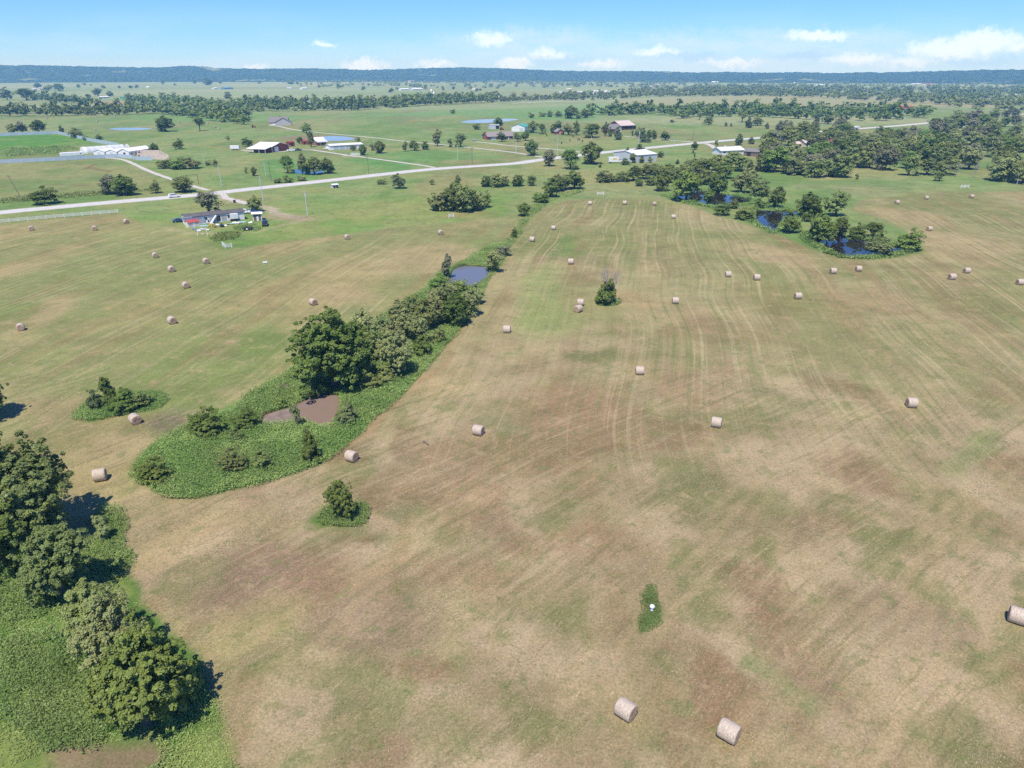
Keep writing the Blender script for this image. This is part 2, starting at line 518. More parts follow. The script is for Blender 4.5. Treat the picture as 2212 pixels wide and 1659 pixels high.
    for b in ((1230, 880, 110, 50, RB, .85), (1160, 960, 150, 60, BR, .7), (1010, 1080, 130, 60, RB, .7), (1480, 840, 60, 60, RB, .6), (1540, 720, 140, 40, BR, .5),
              (590, 1215, 130, 75, PU, .75), (520, 1270, 70, 60, PU, .5), (800, 1360, 170, 70, PU, .65), (860, 1250, 200, 60, RB, .55), (1000, 1230, 130, 50, RB, .6), (1300, 1170, 120, 60, RB, .55),
              (1270, 606, 38, 20, BR, .8), (1440, 560, 90, 40, BR, .4), (1380, 650, 40, 25, (186, 160, 118), .7), (1500, 690, 60, 30, RB, .35),
              (960, 822, 80, 30, TN, .75), (1430, 785, 60, 22, TN, .6), (1640, 545, 150, 16, TN, .8, 60), (1960, 470, 120, 16, TN, .7, 70), (2060, 520, 160, 22, TN, .7, 75), (2100, 560, 120, 14, (170, 148, 108), .6, 75),
              (1650, 740, 70, 40, TN, .4), (1180, 640, 34, 80, LG, .6), (1190, 690, 60, 40, LG, .5), (1160, 600, 20, 40, LG, .5), (1250, 640, 90, 60, (146, 156, 96), .4), (1480, 540, 160, 70, (146, 154, 98), .4), (1800, 760, 260, 70, (148, 148, 98), .45), (2050, 760, 180, 60, (148, 146, 100), .4), (1215, 525, 24, 16, GR, .7), (1200, 545, 50, 10, GR, .6),
              (1300, 766, 75, 18, OL, .85), (1290, 560, 30, 14, OL, .5), (1500, 1090, 120, 55, OL, .65), (1560, 1060, 90, 30, OL, .5), (1800, 840, 60, 18, (140, 116, 84), .6),
              (900, 560, 140, 40, TN, .7, 35), (740, 640, 90, 22, TN, .65, 35), (640, 800, 60, 20, TN, .7), (560, 845, 90, 18, TN, .6), (90, 690, 220, 12, TN, .6, 80), (350, 655, 200, 14, (176, 160, 112), .5, 80),
              (60, 580, 60, 14, TN, .5, 70), (340, 500, 120, 24, (170, 172, 110), .6, 60), (495, 748, 22, 6, (190, 164, 132), .9, 90), (570, 745, 60, 30, GR, .4), (300, 560, 220, 60, (136, 152, 88), .5), (480, 590, 260, 30, (132, 148, 86), .5, 80),
              (380, 905, 60, 22, (120, 106, 96), .75, 85), (300, 925, 90, 14, (138, 128, 88), .7, 85), (90, 880, 130, 26, TN, .65, 80), (260, 960, 80, 30, TN, .6), (230, 1000, 60, 60, (186, 166, 122), .6),
              (390, 1130, 150, 50, TN, .75, 80), (330, 1190, 60, 70, TN, .7), (520, 1110, 120, 30, (186, 166, 126), .6), (560, 1330, 70, 90, (186, 172, 122), .5), (430, 1420, 40, 60, (184, 166, 120), .5),
              (850, 1300, 60, 12, OL, .7, 40), (770, 985, 60, 14, (150, 116, 90), .6, 40), (790, 960, 40, 40, (120, 108, 74), .5),
              (2120, 960, 40, 70, GR, .6, 38), (2030, 1090, 60, 60, OL, .6, 38), (1960, 1160, 40, 40, OL, .5, 38), (1640, 1430, 50, 25, GR, .5), (1700, 1480, 50, 35, GR, .5), (1750, 1430, 80, 40, PU, .35),
              (1990, 1340, 110, 60, PU, .45), (1880, 1280, 80, 40, PU, .45), (1500, 1620, 60, 40, OL, .5), (900, 1600, 90, 60, OL, .5), (700, 1560, 60, 40, OL, .4), (1200, 1350, 60, 60, OL, .45), (1170, 1640, 120, 50, BR, .4),
              (2080, 640, 140, 30, (138, 132, 84), .5, 75), (1700, 650, 160, 30, (146, 138, 88), .5, 60), (1900, 650, 90, 24, (156, 124, 92), .4)):
        blot(*b[:6], rot=b[6] if len(b) > 6 else None)
    # pale strip along the hedge edge where the mower turned
    d = line_d(wx, wy, SV((1050, 615), (1012, 695), (935, 786), (872, 856), (760, 960)))
    put((1 - smooth(.4, 1.6, d)) * .55 * m, (184, 150, 112))
    for tr in (((2051, 1068), (2030, 1200), (1990, 1380), (1900, 1659)), ((1650, 1030), (1560, 1140), (1450, 1260), (1300, 1450)), ((2212, 1000), (2000, 1200), (1800, 1420), (1600, 1659)), ((1100, 1010), (960, 1120), (820, 1260), (650, 1420)), ((1770, 900), (1765, 1060), (1740, 1170), (1690, 1280)),
               ((1751, 599), (1830, 680), (1916, 764), (2020, 880)), ((1372, 458), (1395, 550), (1440, 700)), ((300, 1090), (420, 1110), (560, 1080), (700, 1030)), ((1880, 620), (2010, 720), (2212, 870)), ((2330, 1330), (2150, 1440), (1960, 1560), (1800, 1700))):
        d = line_d(X + e1 * 2.2, Y + e1 * 2.2, catmull(SV(*tr), 6))
        put((1 - smooth(.25, .95, d)) * .38 * m, (196, 172, 132))
        put((1 - smooth(.25, .95, np.abs(d - 2.2))) * .26 * m, (196, 172, 132))
    mow[:] = m
    rowk2 = m * smooth(150, 95, Y) * (.3 + .7 * smooth(.36, .6, fbm(wx, wy, 16, 4, 193)))
    U3 = X * math.cos(R(45)) - Y * math.sin(R(45)) + 5 * np.sin((X + Y) / 47.0) + 3 * (fbm(X, Y, 25, 3, 197) - .5)
    V3 = X * math.sin(R(45)) + Y * math.cos(R(45))
    rowk = m * smooth(60, 105, Y) * (.35 + .65 * smooth(.40, .62, fbm(U2, V * .35, 30, 4, 191)))
    # ------------------------------------------------ unmown edges and weeds
    for w, s in ((WEED_ISLAND, 1.), (WEED_BUSH, 1.), (WEED_SHRUB, 1.), (WEED_LONE, 1.), (HEDGE_STRIP, .55), (WEED_MEADOW, 1.)):
        mk = smooth(-.5, .5, poly_sd(X + e1 * 2, Y + e1 * 2, w)) * s
        put(mk, (92, 132, 58)); mow *= 1 - mk
    mk = smooth(-.3, .3, poly_sd(X + e1 * .8, Y + e1 * .8, GREEN_KITE))
    put(mk * .9, (104, 126, 68)); mow *= 1 - mk * .6
    mead = smooth(-.5, 1, poly_sd(X, Y, WEED_MEADOW))
    put(mead * smooth(.42, .6, fbm(wx, wy, 10, 4, 171)) * .8, (150, 162, 92))
    for pts in (SV((40, 1655), (110, 1632), (200, 1622), (290, 1600), (330, 1612), (330, 1650), (230, 1690), (60, 1700)), SV((270, 1555), (300, 1535), (345, 1525), (300, 1580))):
        put(smooth(-1.2, 1, poly_sd(wx, wy, pts)) * mead * .85, (156, 132, 112))
    # trodden mud round the ponds
    for pts, kind in PONDS:
        if kind in ('mud', 'mid', 'far'):
            put((1 - smooth(0.3, 2.2 if kind != 'far' else 5, -poly_sd(wx, wy, pts))) * .8, (150, 122, 104))
        elif kind == 'dark':
            put((1 - smooth(1, 7, -poly_sd(wx, wy, pts))) * .8, (96, 132, 62))
            mow *= smooth(1, 7, -poly_sd(wx, wy, pts))
    put(smooth(-8, 4, poly_sd(wx, wy, SV((610, 298), (640, 293), (690, 292), (770, 298), (760, 303), (690, 306), (620, 301)))) * .75, (164, 136, 118))
    C *= np.array([1.015, 1.0, .91])
    return C, mow, rowk * mow, U2, V, rowk2 * mow, U3, V3


def ground_material():
    m, nt, p = new_mat('grass_and_hay')
    L = nt.links
    a = N(nt, 'ShaderNodeAttribute', attribute_name='soil')
    am = N(nt, 'ShaderNodeAttribute', attribute_name='mow')
    ar = N(nt, 'ShaderNodeAttribute', attribute_name='rows')
    ak = N(nt, 'ShaderNodeAttribute', attribute_name='rowk')
    geo = N(nt, 'ShaderNodeNewGeometry')

    def noise(scale, detail=5, rough=.6, vec=None, dist=0.0):
        n = N(nt, 'ShaderNodeTexNoise')
        n.inputs['Scale'].default_value = scale
        n.inputs['Detail'].default_value = detail
        n.inputs['Roughness'].default_value = rough
        n.inputs['Distortion'].default_value = dist
        L.new(vec or geo.outputs['Position'], n.inputs['Vector'])
        return n
    n_big = noise(.12, 5)
    n_mid = noise(.9, 5, .65)
    n_fine = noise(4.2, 4, .7, dist=.8)
    n_pat = noise(.33, 6, .68, dist=.6)
    rv = N(nt, 'ShaderNodeVectorMath', operation='MULTIPLY')
    L.new(ar.outputs['Vector'], rv.inputs[0]); rv.inputs[1].default_value = (1.0, .012, 0)
    n_row = noise(1.0, 3, .6, rv.outputs[0])
    ar3 = N(nt, 'ShaderNodeAttribute', attribute_name='rows2')
    ak3 = N(nt, 'ShaderNodeAttribute', attribute_name='rowk2')
    rv3 = N(nt, 'ShaderNodeVectorMath', operation='MULTIPLY')
    L.new(ar3.outputs['Vector'], rv3.inputs[0]); rv3.inputs[1].default_value = (1.1, .07, 0)
    n_row3 = noise(1.0, 6, .68, rv3.outputs[0], .5)
    rv2 = N(nt, 'ShaderNodeVectorMath', operation='MULTIPLY')
    L.new(ar3.outputs['Vector'], rv2.inputs[0]); rv2.inputs[1].default_value = (6.0, 1.1, 0)
    n_straw = noise(1.0, 4, .65, rv2.outputs[0], .6)
    c = a.outputs['Color']
    mow = am.outputs['Fac']
    # mowing rows: pale straw lines and greener lines between
    rows = math_node(nt, 'MULTIPLY', map_range(nt, n_row.outputs[0], .53, .66), ak.outputs['Fac'])
    c = mix_rgb(nt, math_node(nt, 'MULTIPLY', rows, .6), c, lin(202, 186, 140, K))
    rows2 = math_node(nt, 'MULTIPLY', map_range(nt, n_row.outputs[0], .46, .36), ak.outputs['Fac'])
    c = mix_rgb(nt, math_node(nt, 'MULTIPLY', rows2, .6), c, lin(128, 140, 80, K))
    r3 = math_node(nt, 'MULTIPLY', map_range(nt, n_row3.outputs[0], .50, .66), ak3.outputs['Fac'])
    c = mix_rgb(nt, math_node(nt, 'MULTIPLY', r3, .56), c, lin(200, 178, 138, K))
    r3 = math_node(nt, 'MULTIPLY', map_range(nt, n_row3.outputs[0], .48, .34), ak3.outputs['Fac'])
    c = mix_rgb(nt, math_node(nt, 'MULTIPLY', r3, .5), c, lin(122, 118, 76, K))
    # rough tussocks where the grass was left standing
    tus = math_node(nt, 'MULTIPLY', map_range(nt, n_pat.outputs[0], .47, .36), math_node(nt, 'SUBTRACT', 1.0, mow))
    c = mix_rgb(nt, math_node(nt, 'MULTIPLY', tus, .55), c, lin(100, 126, 62, K))
    # patchy regrowth and dead thatch, a few metres across
    c = mix_rgb(nt, math_node(nt, 'MULTIPLY', map_range(nt, n_pat.outputs[0], .54, .66), .55), c, lin(128, 138, 82, K))
    c = mix_rgb(nt, math_node(nt, 'MULTIPLY', math_node(nt, 'MULTIPLY', map_range(nt, n_pat.outputs[0], .46, .34), .6), mow), c, lin(192, 168, 126, K))
    # greener and browner tufts
    c = mix_rgb(nt, math_node(nt, 'MULTIPLY', map_range(nt, n_mid.outputs[0], .52, .72), .5), c, lin(112, 128, 70, K))
    straw = math_node(nt, 'MULTIPLY', map_range(nt, n_straw.outputs[0], .52, .72), math_node(nt, 'ADD', math_node(nt, 'MULTIPLY', mow, .5), .1))
    c = mix_rgb(nt, straw, c, lin(200, 180, 138, K))
    # fine light / dark grain of stubble
    g = math_node(nt, 'ADD', math_node(nt, 'MULTIPLY', math_node(nt, 'SUBTRACT', n_fine.outputs[0], .5), 1.7), 1.0)
    g2 = math_node(nt, 'ADD', math_node(nt, 'MULTIPLY', math_node(nt, 'SUBTRACT', n_big.outputs[0], .5), .75), 1.0)
    g = math_node(nt, 'MULTIPLY', g, g2)
    sc = N(nt, 'ShaderNodeVectorMath', operation='SCALE')
    L.new(c, sc.inputs[0]); L.new(g, sc.inputs['Scale'])
    L.new(sc.outputs[0], p.inputs['Base Color'])
    p.inputs['Roughness'].default_value = .95
    p.inputs['Specular IOR Level'].default_value = .08
    b = N(nt, 'ShaderNodeBump'); b.inputs['Strength'].default_value = .55; b.inputs['Distance'].default_value = .12
    L.new(n_fine.outputs[0], b.inputs['Height'])
    L.new(b.outputs[0], p.inputs['Normal'])
    return m


def build_ground():
    ny, nx = 580, 410
    ys = np.geomspace(30, 9000, ny) - 22
    us = np.linspace(-1, 1, nx)
    ys = np.concatenate([[-9000, -2500, -600, -120, -30], ys])
    us = np.concatenate([[-12, -5, -2.4, -1.5, -1.15], us, [1.15, 1.5, 2.4, 5, 12]])
    YY, UU = np.meshgrid(ys, us, indexing='ij')
    W = .8 * np.maximum(YY, 0) + 42 + np.maximum(-YY, 0) * .15
    XX = np.clip(UU * W, -9500, 9500)
    C, mow, rowk, U2, V, rowk2, U3, V3 = ground_colours(XX, YY)
    verts = np.stack([XX, YY, np.zeros_like(XX)], -1).reshape(-1, 3)
    h, w = XX.shape
    idx = np.arange(h * w).reshape(h, w)
    faces = np.stack([idx[:-1, :-1], idx[:-1, 1:], idx[1:, 1:], idx[1:, :-1]], -1).reshape(-1, 4)
    me = np_mesh('ground', verts, faces, ground_material())
    at = me.attributes.new('soil', 'FLOAT_COLOR', 'POINT')
    at.data.foreach_set('color', np.concatenate([C.reshape(-1, 3), np.ones((h * w, 1))], 1).astype(np.float32).ravel())
    at = me.attributes.new('mow', 'FLOAT', 'POINT'); at.data.foreach_set('value', mow.ravel().astype(np.float32))
    at = me.attributes.new('rowk', 'FLOAT', 'POINT'); at.data.foreach_set('value', rowk.ravel().astype(np.float32))
    at = me.attributes.new('rows', 'FLOAT_VECTOR', 'POINT')
    at.data.foreach_set('vector', np.stack([U2, V, np.zeros_like(V)], -1).reshape(-1, 3).astype(np.float32).ravel())
    at = me.attributes.new('rowk2', 'FLOAT', 'POINT'); at.data.foreach_set('value', rowk2.ravel().astype(np.float32))
    at = me.attributes.new('rows2', 'FLOAT_VECTOR', 'POINT')
    at.data.foreach_set('vector', np.stack([U3, V3, np.zeros_like(V)], -1).reshape(-1, 3).astype(np.float32).ravel())
    tag(link('ground', me), 'pasture and mown hay fields with dry straw patches', kind='structure')


build_ground()


# ---------------------------------------------------------------- roads
def ribbon(name, pts, width, z, mat, ragged=0.0, kind='structure', label=None, n=8):
    line = catmull([Vector((p.x, p.y, 0)) for p in pts], n)
    vs = []
    for i, p in enumerate(line):
        t = (line[min(i + 1, len(line) - 1)] - line[max(i - 1, 0)]).normalized()
        nrm = Vector((-t.y, t.x, 0))
        w = width / 2
        for s, f in ((1, 1), (.4, .4), (-.4, -.4), (-1, -1)):
            j = (random.random() - .5) * ragged if abs(s) == 1 else 0
            q = p + nrm * (f * w + j)
            vs.append((q.x, q.y, z))
    fs = []
    for i in range(len(line) - 1):
        for k in range(3):
            a = i * 4 + k
            fs.append((a, a + 1, a + 5, a + 4))
    return tag(link(name, np_mesh(name, np.array(vs), np.array(fs), mat)), label, kind=kind)


asphalt = paint('chip_seal', (.52, .50, .47), .9, .16, .5, bump=.1)
gravel = paint('gravel', (.50, .46, .40), .95, .2, .8, bump=.2)
dirt = paint('dirt', (.42, .35, .28), .95, .25, .8)
verge = paint('verge_gravel', (.34, .33, .22), .95, .3, .6)
MAIN = SV((-420, 497), (-200, 478), (0, 459), (200, 440.5), (425, 421), (553, 407), (740, 386.5), (928, 366), (1106, 353.5), (1166, 345.5), (1311, 328.6), (1518, 308), (1659, 296), (1760, 286), (1834, 279.5), (1934, 272), (2021, 264), (2096, 256.5), (2200, 247), (2400, 236))
ribbon('road_shoulder', MAIN, 11.0, .012, verge, .8, label='gravelly grass shoulder along the grey road')
ribbon('road', MAIN, 8.4, .022, asphalt, .2, label='pale grey chip seal country road')
DRIVES = [((938, 362), (910, 357), (803, 342), (748, 335), (693, 326.6), (660, 323.6), (603, 327.5), (553, 327), (522, 324)),
          ((580, 272), (600, 272.5), (635, 280), (683, 286), (803, 297), (885, 306.6), (928, 310), (1018, 319), (1106, 329), (1180, 341)),
          ((1028, 306), (1060, 309.5), (1106, 315), (1213, 324), (1270, 331)),
          ((1346, 294), (1406, 300), (1496, 306.6), (1525, 307)),
          ((1524, 310), (1535, 314), (1546, 321)),
          ((1106, 223), (1206, 219), (1240, 217.5))]
for i, d in enumerate(DRIVES):
    ribbon('driveway', SV(*d), 3.0 if i < 4 else (4 if i == 4 else 9), .030 + .004 * i, gravel, .5, label='pale gravel driveway')
ribbon('driveway', SV((228, 342), (244, 342), (272, 347), (320, 368.6), (370, 387), (420, 403), (450, 411)), 2.8, .034, gravel, .5, label='pale gravel driveway')
ribbon('driveway', SV((472, 414), (482, 420), (490, 428), (512, 434), (535, 440)), 3.2, .038, gravel, .8, label='pale gravel driveway')


# ---------------------------------------------------------------- ponds
def water_mat(name, rgb, rough=.03, ripple=.02):
    m, nt, p = new_mat(name)
    p.inputs['Base Color'].default_value = (*rgb, 1)
    p.inputs['Roughness'].default_value = rough
    p.inputs['IOR'].default_value = 1.33
    tc = N(nt, 'ShaderNodeNewGeometry')
    nz = N(nt, 'ShaderNodeTexNoise'); nz.inputs['Scale'].default_value = .9; nz.inputs['Detail'].default_value = 3
    nt.links.new(tc.outputs['Position'], nz.inputs['Vector'])
    b = N(nt, 'ShaderNodeBump'); b.inputs['Strength'].default_value = ripple; b.inputs['Distance'].default_value = .1
    nt.links.new(nz.outputs[0], b.inputs['Height']); nt.links.new(b.outputs[0], p.inputs['Normal'])
    return m


WATER = {'mud': water_mat('muddy_water', (.235, .165, .12), .12, .05), 'mid': water_mat('pond_water', (.15, .15, .165), .03, .03),
         'dark': water_mat('dark_water', (.022, .017, .012), .015, .012), 'far': water_mat('far_water', (.27, .26, .26), .12, .02)}
WLAB = ['brown muddy pond in the weeds below the big dark tree', 'small blue pond at the end of the hedgerow', 'dark pond with yellow-green willows at its right end', 'middle dark pond below the tree thicket',
        'upper dark pond shaded by tall trees', 'thin silvery pond in the far left pasture', 'shallow pond behind the red barn', 'long pale pond in the green field', 'small pond under the tree clump north of the road']
for (pts, kind), lab in zip(PONDS, WLAB):
    line = catmull([Vector((p.x, p.y, 0)) for p in pts] + [Vector((pts[0].x, pts[0].y, 0))], 5)[:-1]
    c = sum(line, Vector()) / len(line)
    vs = [(c.x, c.y, .028)] + [(p.x, p.y, .028) for p in line]
    fs = [(0, i + 1, (i + 1) % len(line) + 1) for i in range(len(line))]
    tag(link('pond', np_mesh('pond', np.array(vs), np.array(fs), WATER[kind])), lab, kind='structure')
mud = paint('wet_mud', (.22, .165, .13), .7, .3, .8)
line = catmull(SV((566, 914), (575, 898), (602, 888), (634, 881), (640, 892), (634, 908), (600, 917), (566, 914)), 5)[:-1]
c = sum(line, Vector()) / len(line)
tag(link('mud_bank', np_mesh('mud_bank', np.array([(c.x, c.y, .05)] + [(p.x, p.y, .034) for p in line]), np.array([(0, i + 1, (i + 1) % len(line) + 1) for i in range(len(line))]), mud)), 'bare mud bank at the left end of the brown pond', kind='structure')


# ---------------------------------------------------------------- wooded hills on the skyline
def build_hills():
    prof = [(-900, 146), (-400, 143), (0, 140.6), (90, 141), (150, 142.4), (225, 144), (300, 145.3), (345, 145.4), (385, 143), (415, 141.6), (440, 143.5), (462, 146.6), (553, 148.6), (610, 148), (665, 147.4), (740, 149), (798, 151), (860, 149), (915, 147), (1003, 145.4),
            (1050, 146.5), (1106, 148), (1180, 151.6), (1256, 153.4), (1406, 153.4), (1506, 156.6), (1568, 155), (1659, 157), (1720, 155.5), (1809, 158), (1871, 155.4), (1910, 156.6), (2000, 154), (2059, 152.4), (2150, 150.5), (2212, 149.6), (2500, 147), (3100, 150)]
    xs = np.array([p[0] for p in prof]); ysk = np.array([p[1] for p in prof])
    azs = np.arctan((xs - FW / 2) / FPX / (CP - (150 - FH / 2) / FPX * SP))
    elv = np.array([azel(p[0], p[1])[1] for p in prof])
    n_a, n_r = 1300, 38
    A = np.linspace(azs[0], azs[-1], n_a)
    E = np.interp(A, azs, elv)
    rr = np.linspace(0, 1, n_r)
    AA, RR = np.meshgrid(A, rr, indexing='ij')
    base = 3900 + 500 * np.interp(AA, [-.7, -.3, .1, .3, .7], [1.6, 1.3, 1.0, 0.2, .5])
    base = base + 260 * (fbm(AA * 12, AA * 0, 1, 4, 5) - .5)
    Dd = base + RR * 1500
    EE = np.repeat(E[:, None], n_r, 1)
    H = CAM_H + Dd.max(1, keepdims=True) * .86 * np.tan(EE)        # crest height
    shape = np.where(RR < .62, smooth(0, .62, RR) ** .9, 1 - .55 * smooth(.62, 1, RR))
    gul = fbm(AA * 45, RR * 2.5, 1, 5, 15)
    Z = (H) * shape * (.55 + .45 * np.where(RR > .5, 1, gul * 1.3)) - 2
    X = Dd * np.sin(AA); Y = Dd * np.cos(AA)
    canopy = (vnoise(X / 16, Y / 16, 4) - .3) * 8 + (vnoise(X / 60, Y / 60, 8) - .5) * 4
    Z = Z + canopy * smooth(0, .06, RR)
    # keep the crest exactly on the measured skyline
    top = np.max((Z - CAM_H) / Dd, axis=1)
    want = np.tan(E)
    corr = (want - top) * Dd[:, int(n_r * .62)]
    kern = np.ones(25) / 25
    corr = np.convolve(np.pad(corr, 12, mode='edge'), kern, 'valid')
    Z += corr[:, None] * smooth(.1, .62, RR)
    verts = np.stack([X, Y, Z], -1).reshape(-1, 3)
    idx = np.arange(n_a * n_r).reshape(n_a, n_r)
    faces = np.stack([idx[:-1, :-1], idx[:-1, 1:], idx[1:, 1:], idx[1:, :-1]], -1).reshape(-1, 4)[:, ::-1]
    m, nt, p = new_mat('wooded_hill')
    geo = N(nt, 'ShaderNodeNewGeometry')
    nz = N(nt, 'ShaderNodeTexNoise'); nz.inputs['Scale'].default_value = .05; nz.inputs['Detail'].default_value = 5; nz.inputs['Roughness'].default_value = .7
    nt.links.new(geo.outputs['Position'], nz.inputs['Vector'])
    c = mix_rgb(nt, map_range(nt, nz.outputs[0], .35, .65), (.004, .012, .006), (.060, .085, .034))
    nb = N(nt, 'ShaderNodeTexNoise'); nb.inputs['Scale'].default_value = .0035; nb.inputs['Detail'].default_value = 4
    nt.links.new(geo.outputs['Position'], nb.inputs['Vector'])
    c = mix_rgb(nt, map_range(nt, nb.outputs[0], .62, .68), c, (.17, .20, .10))
    nt.links.new(c, p.inputs['Base Color'])
    p.inputs['Roughness'].default_value = 1; p.inputs['Specular IOR Level'].default_value = 0
    tag(link('hills', np_mesh('hills', verts, faces, m)), 'long wooded blue-green ridge along the horizon', kind='structure')


build_hills()

# ---------------------------------------------------------------- haze
hz, nt, p = new_mat('haze')
nt.nodes.remove(p)
pv = N(nt, 'ShaderNodeVolumePrincipled')
pv.inputs['Color'].default_value = (.22, .54, 1.0, 1)
pv.inputs['Density'].default_value = .00015
pv.inputs['Absorption Color'].default_value = (1, 1, 1, 1)
pv.inputs['Anisotropy'].default_value = -.15
nt.links.new(pv.outputs[0], nt.nodes['Material Output'].inputs['Volume'])
s = 9600
hv = [(x, y, z) for z in (-2, 150) for x, y in ((-s, -s), (s, -s), (s, s), (-s, s))]
hf = [(3, 2, 1, 0), (4, 5, 6, 7), (0, 1, 5, 4), (1, 2, 6, 5), (2, 3, 7, 6), (3, 0, 4, 7)]
tag(link('haze', np_mesh('haze', np.array(hv), np.array(hf), hz)), 'thin blue summer haze over the plain', kind='stuff')


# ================================================================ VEGETATION
def leaf_mat(name, dark, light, trans=.24, hue=.035):
    m, nt, p = new_mat(name)
    L = nt.links
    a = N(nt, 'ShaderNodeAttribute', attribute_name='tone')
    c = mix_rgb(nt, a.outputs['Fac'], dark, light)
    oi = N(nt, 'ShaderNodeObjectInfo')
    h = N(nt, 'ShaderNodeHueSaturation')
    L.new(c, h.inputs['Color'])
    L.new(map_range(nt, oi.outputs['Random'], 0, 1, .5 - hue * .5, .5 + hue * .35, smooth=False), h.inputs['Hue'])
    r2 = math_node(nt, 'FRACT', math_node(nt, 'MULTIPLY', oi.outputs['Random'], 37.7))
    L.new(map_range(nt, r2, 0, 1, .78, 1.22, smooth=False), h.inputs['Value'])
    d = N(nt, 'ShaderNodeBsdfDiffuse'); t = N(nt, 'ShaderNodeBsdfTranslucent'); mx = N(nt, 'ShaderNodeMixShader')
    L.new(h.outputs[0], d.inputs[0]); L.new(h.outputs[0], t.inputs[0])
    mx.inputs[0].default_value = trans
    L.new(d.outputs[0], mx.inputs[1]); L.new(t.outputs[0], mx.inputs[2])
    gl = N(nt, 'ShaderNodeBsdfGlossy'); gl.inputs['Roughness'].default_value = .42
    gl.inputs['Color'].default_value = (.8, .85, .8, 1)
    m2 = N(nt, 'ShaderNodeMixShader'); m2.inputs[0].default_value = .012
    L.new(mx.outputs[0], m2.inputs[1]); L.new(gl.outputs[0], m2.inputs[2])
    L.new(m2.outputs[0], nt.nodes['Material Output'].inputs['Surface'])
    nt.nodes.remove(p)
    return m


LEAF = {'oak': leaf_mat('oak_leaf', (.100, .150, .036), (.200, .270, .060)),
        'elm': leaf_mat('elm_leaf', (.150, .195, .062), (.270, .325, .100)),
        'willow': leaf_mat('willow_leaf', (.200, .235, .090), (.330, .370, .140)),
        'lime': leaf_mat('lime_leaf', (.130, .210, .046), (.250, .350, .080)),
        'cedar': leaf_mat('cedar_leaf', (.080, .112, .046), (.160, .200, .082), .2),
        'grey': leaf_mat('grey_leaf', (.185, .200, .115), (.290, .300, .170)),
        'weed': leaf_mat('weed_leaf', (.160, .265, .068), (.310, .420, .130), .24, .02),
        'meadow': leaf_mat('meadow_leaf', (.200, .270, .075), (.360, .420, .140), .24, .02),
        'kite': leaf_mat('lush_leaf', (.105, .165, .045), (.190, .270, .075), .24, .02)}
bark = paint('bark', (.10, .082, .065), .95, .3, 4, bump=.4)
grey_bark = paint('dead_bark', (.34, .31, .28), .9, .2, 4)


def quads_from(cent, nrm, size, tone, asp=1.0, up=None):
    """leaf quads: centre, normal, size arrays -> verts, faces, tone per vertex"""
    n = len(cent)
    ref = rng.normal(size=(n, 3)) if up is None else up
    t = np.cross(nrm, ref); t /= np.linalg.norm(t, axis=1, keepdims=True) + 1e-9
    b = np.cross(nrm, t)
    s = size[:, None] * .5
    fold = nrm * s * .35
    v = np.stack([cent - t * s * asp, cent - b * s - fold * .0, cent + t * s * asp, cent + b * s], 1)
    v[:, 1] -= fold; v[:, 3] -= fold
    return v.reshape(-1, 3), np.arange(4 * n).reshape(n, 4), np.repeat(tone, 4)


def leaf_mesh(name, v, f, tone, mat):
    me = np_mesh(name, v, f, mat)
    at = me.attributes.new('tone', 'FLOAT', 'POINT')
    at.data.foreach_set('value', np.clip(tone, 0, 1).astype(np.float32))
    return me


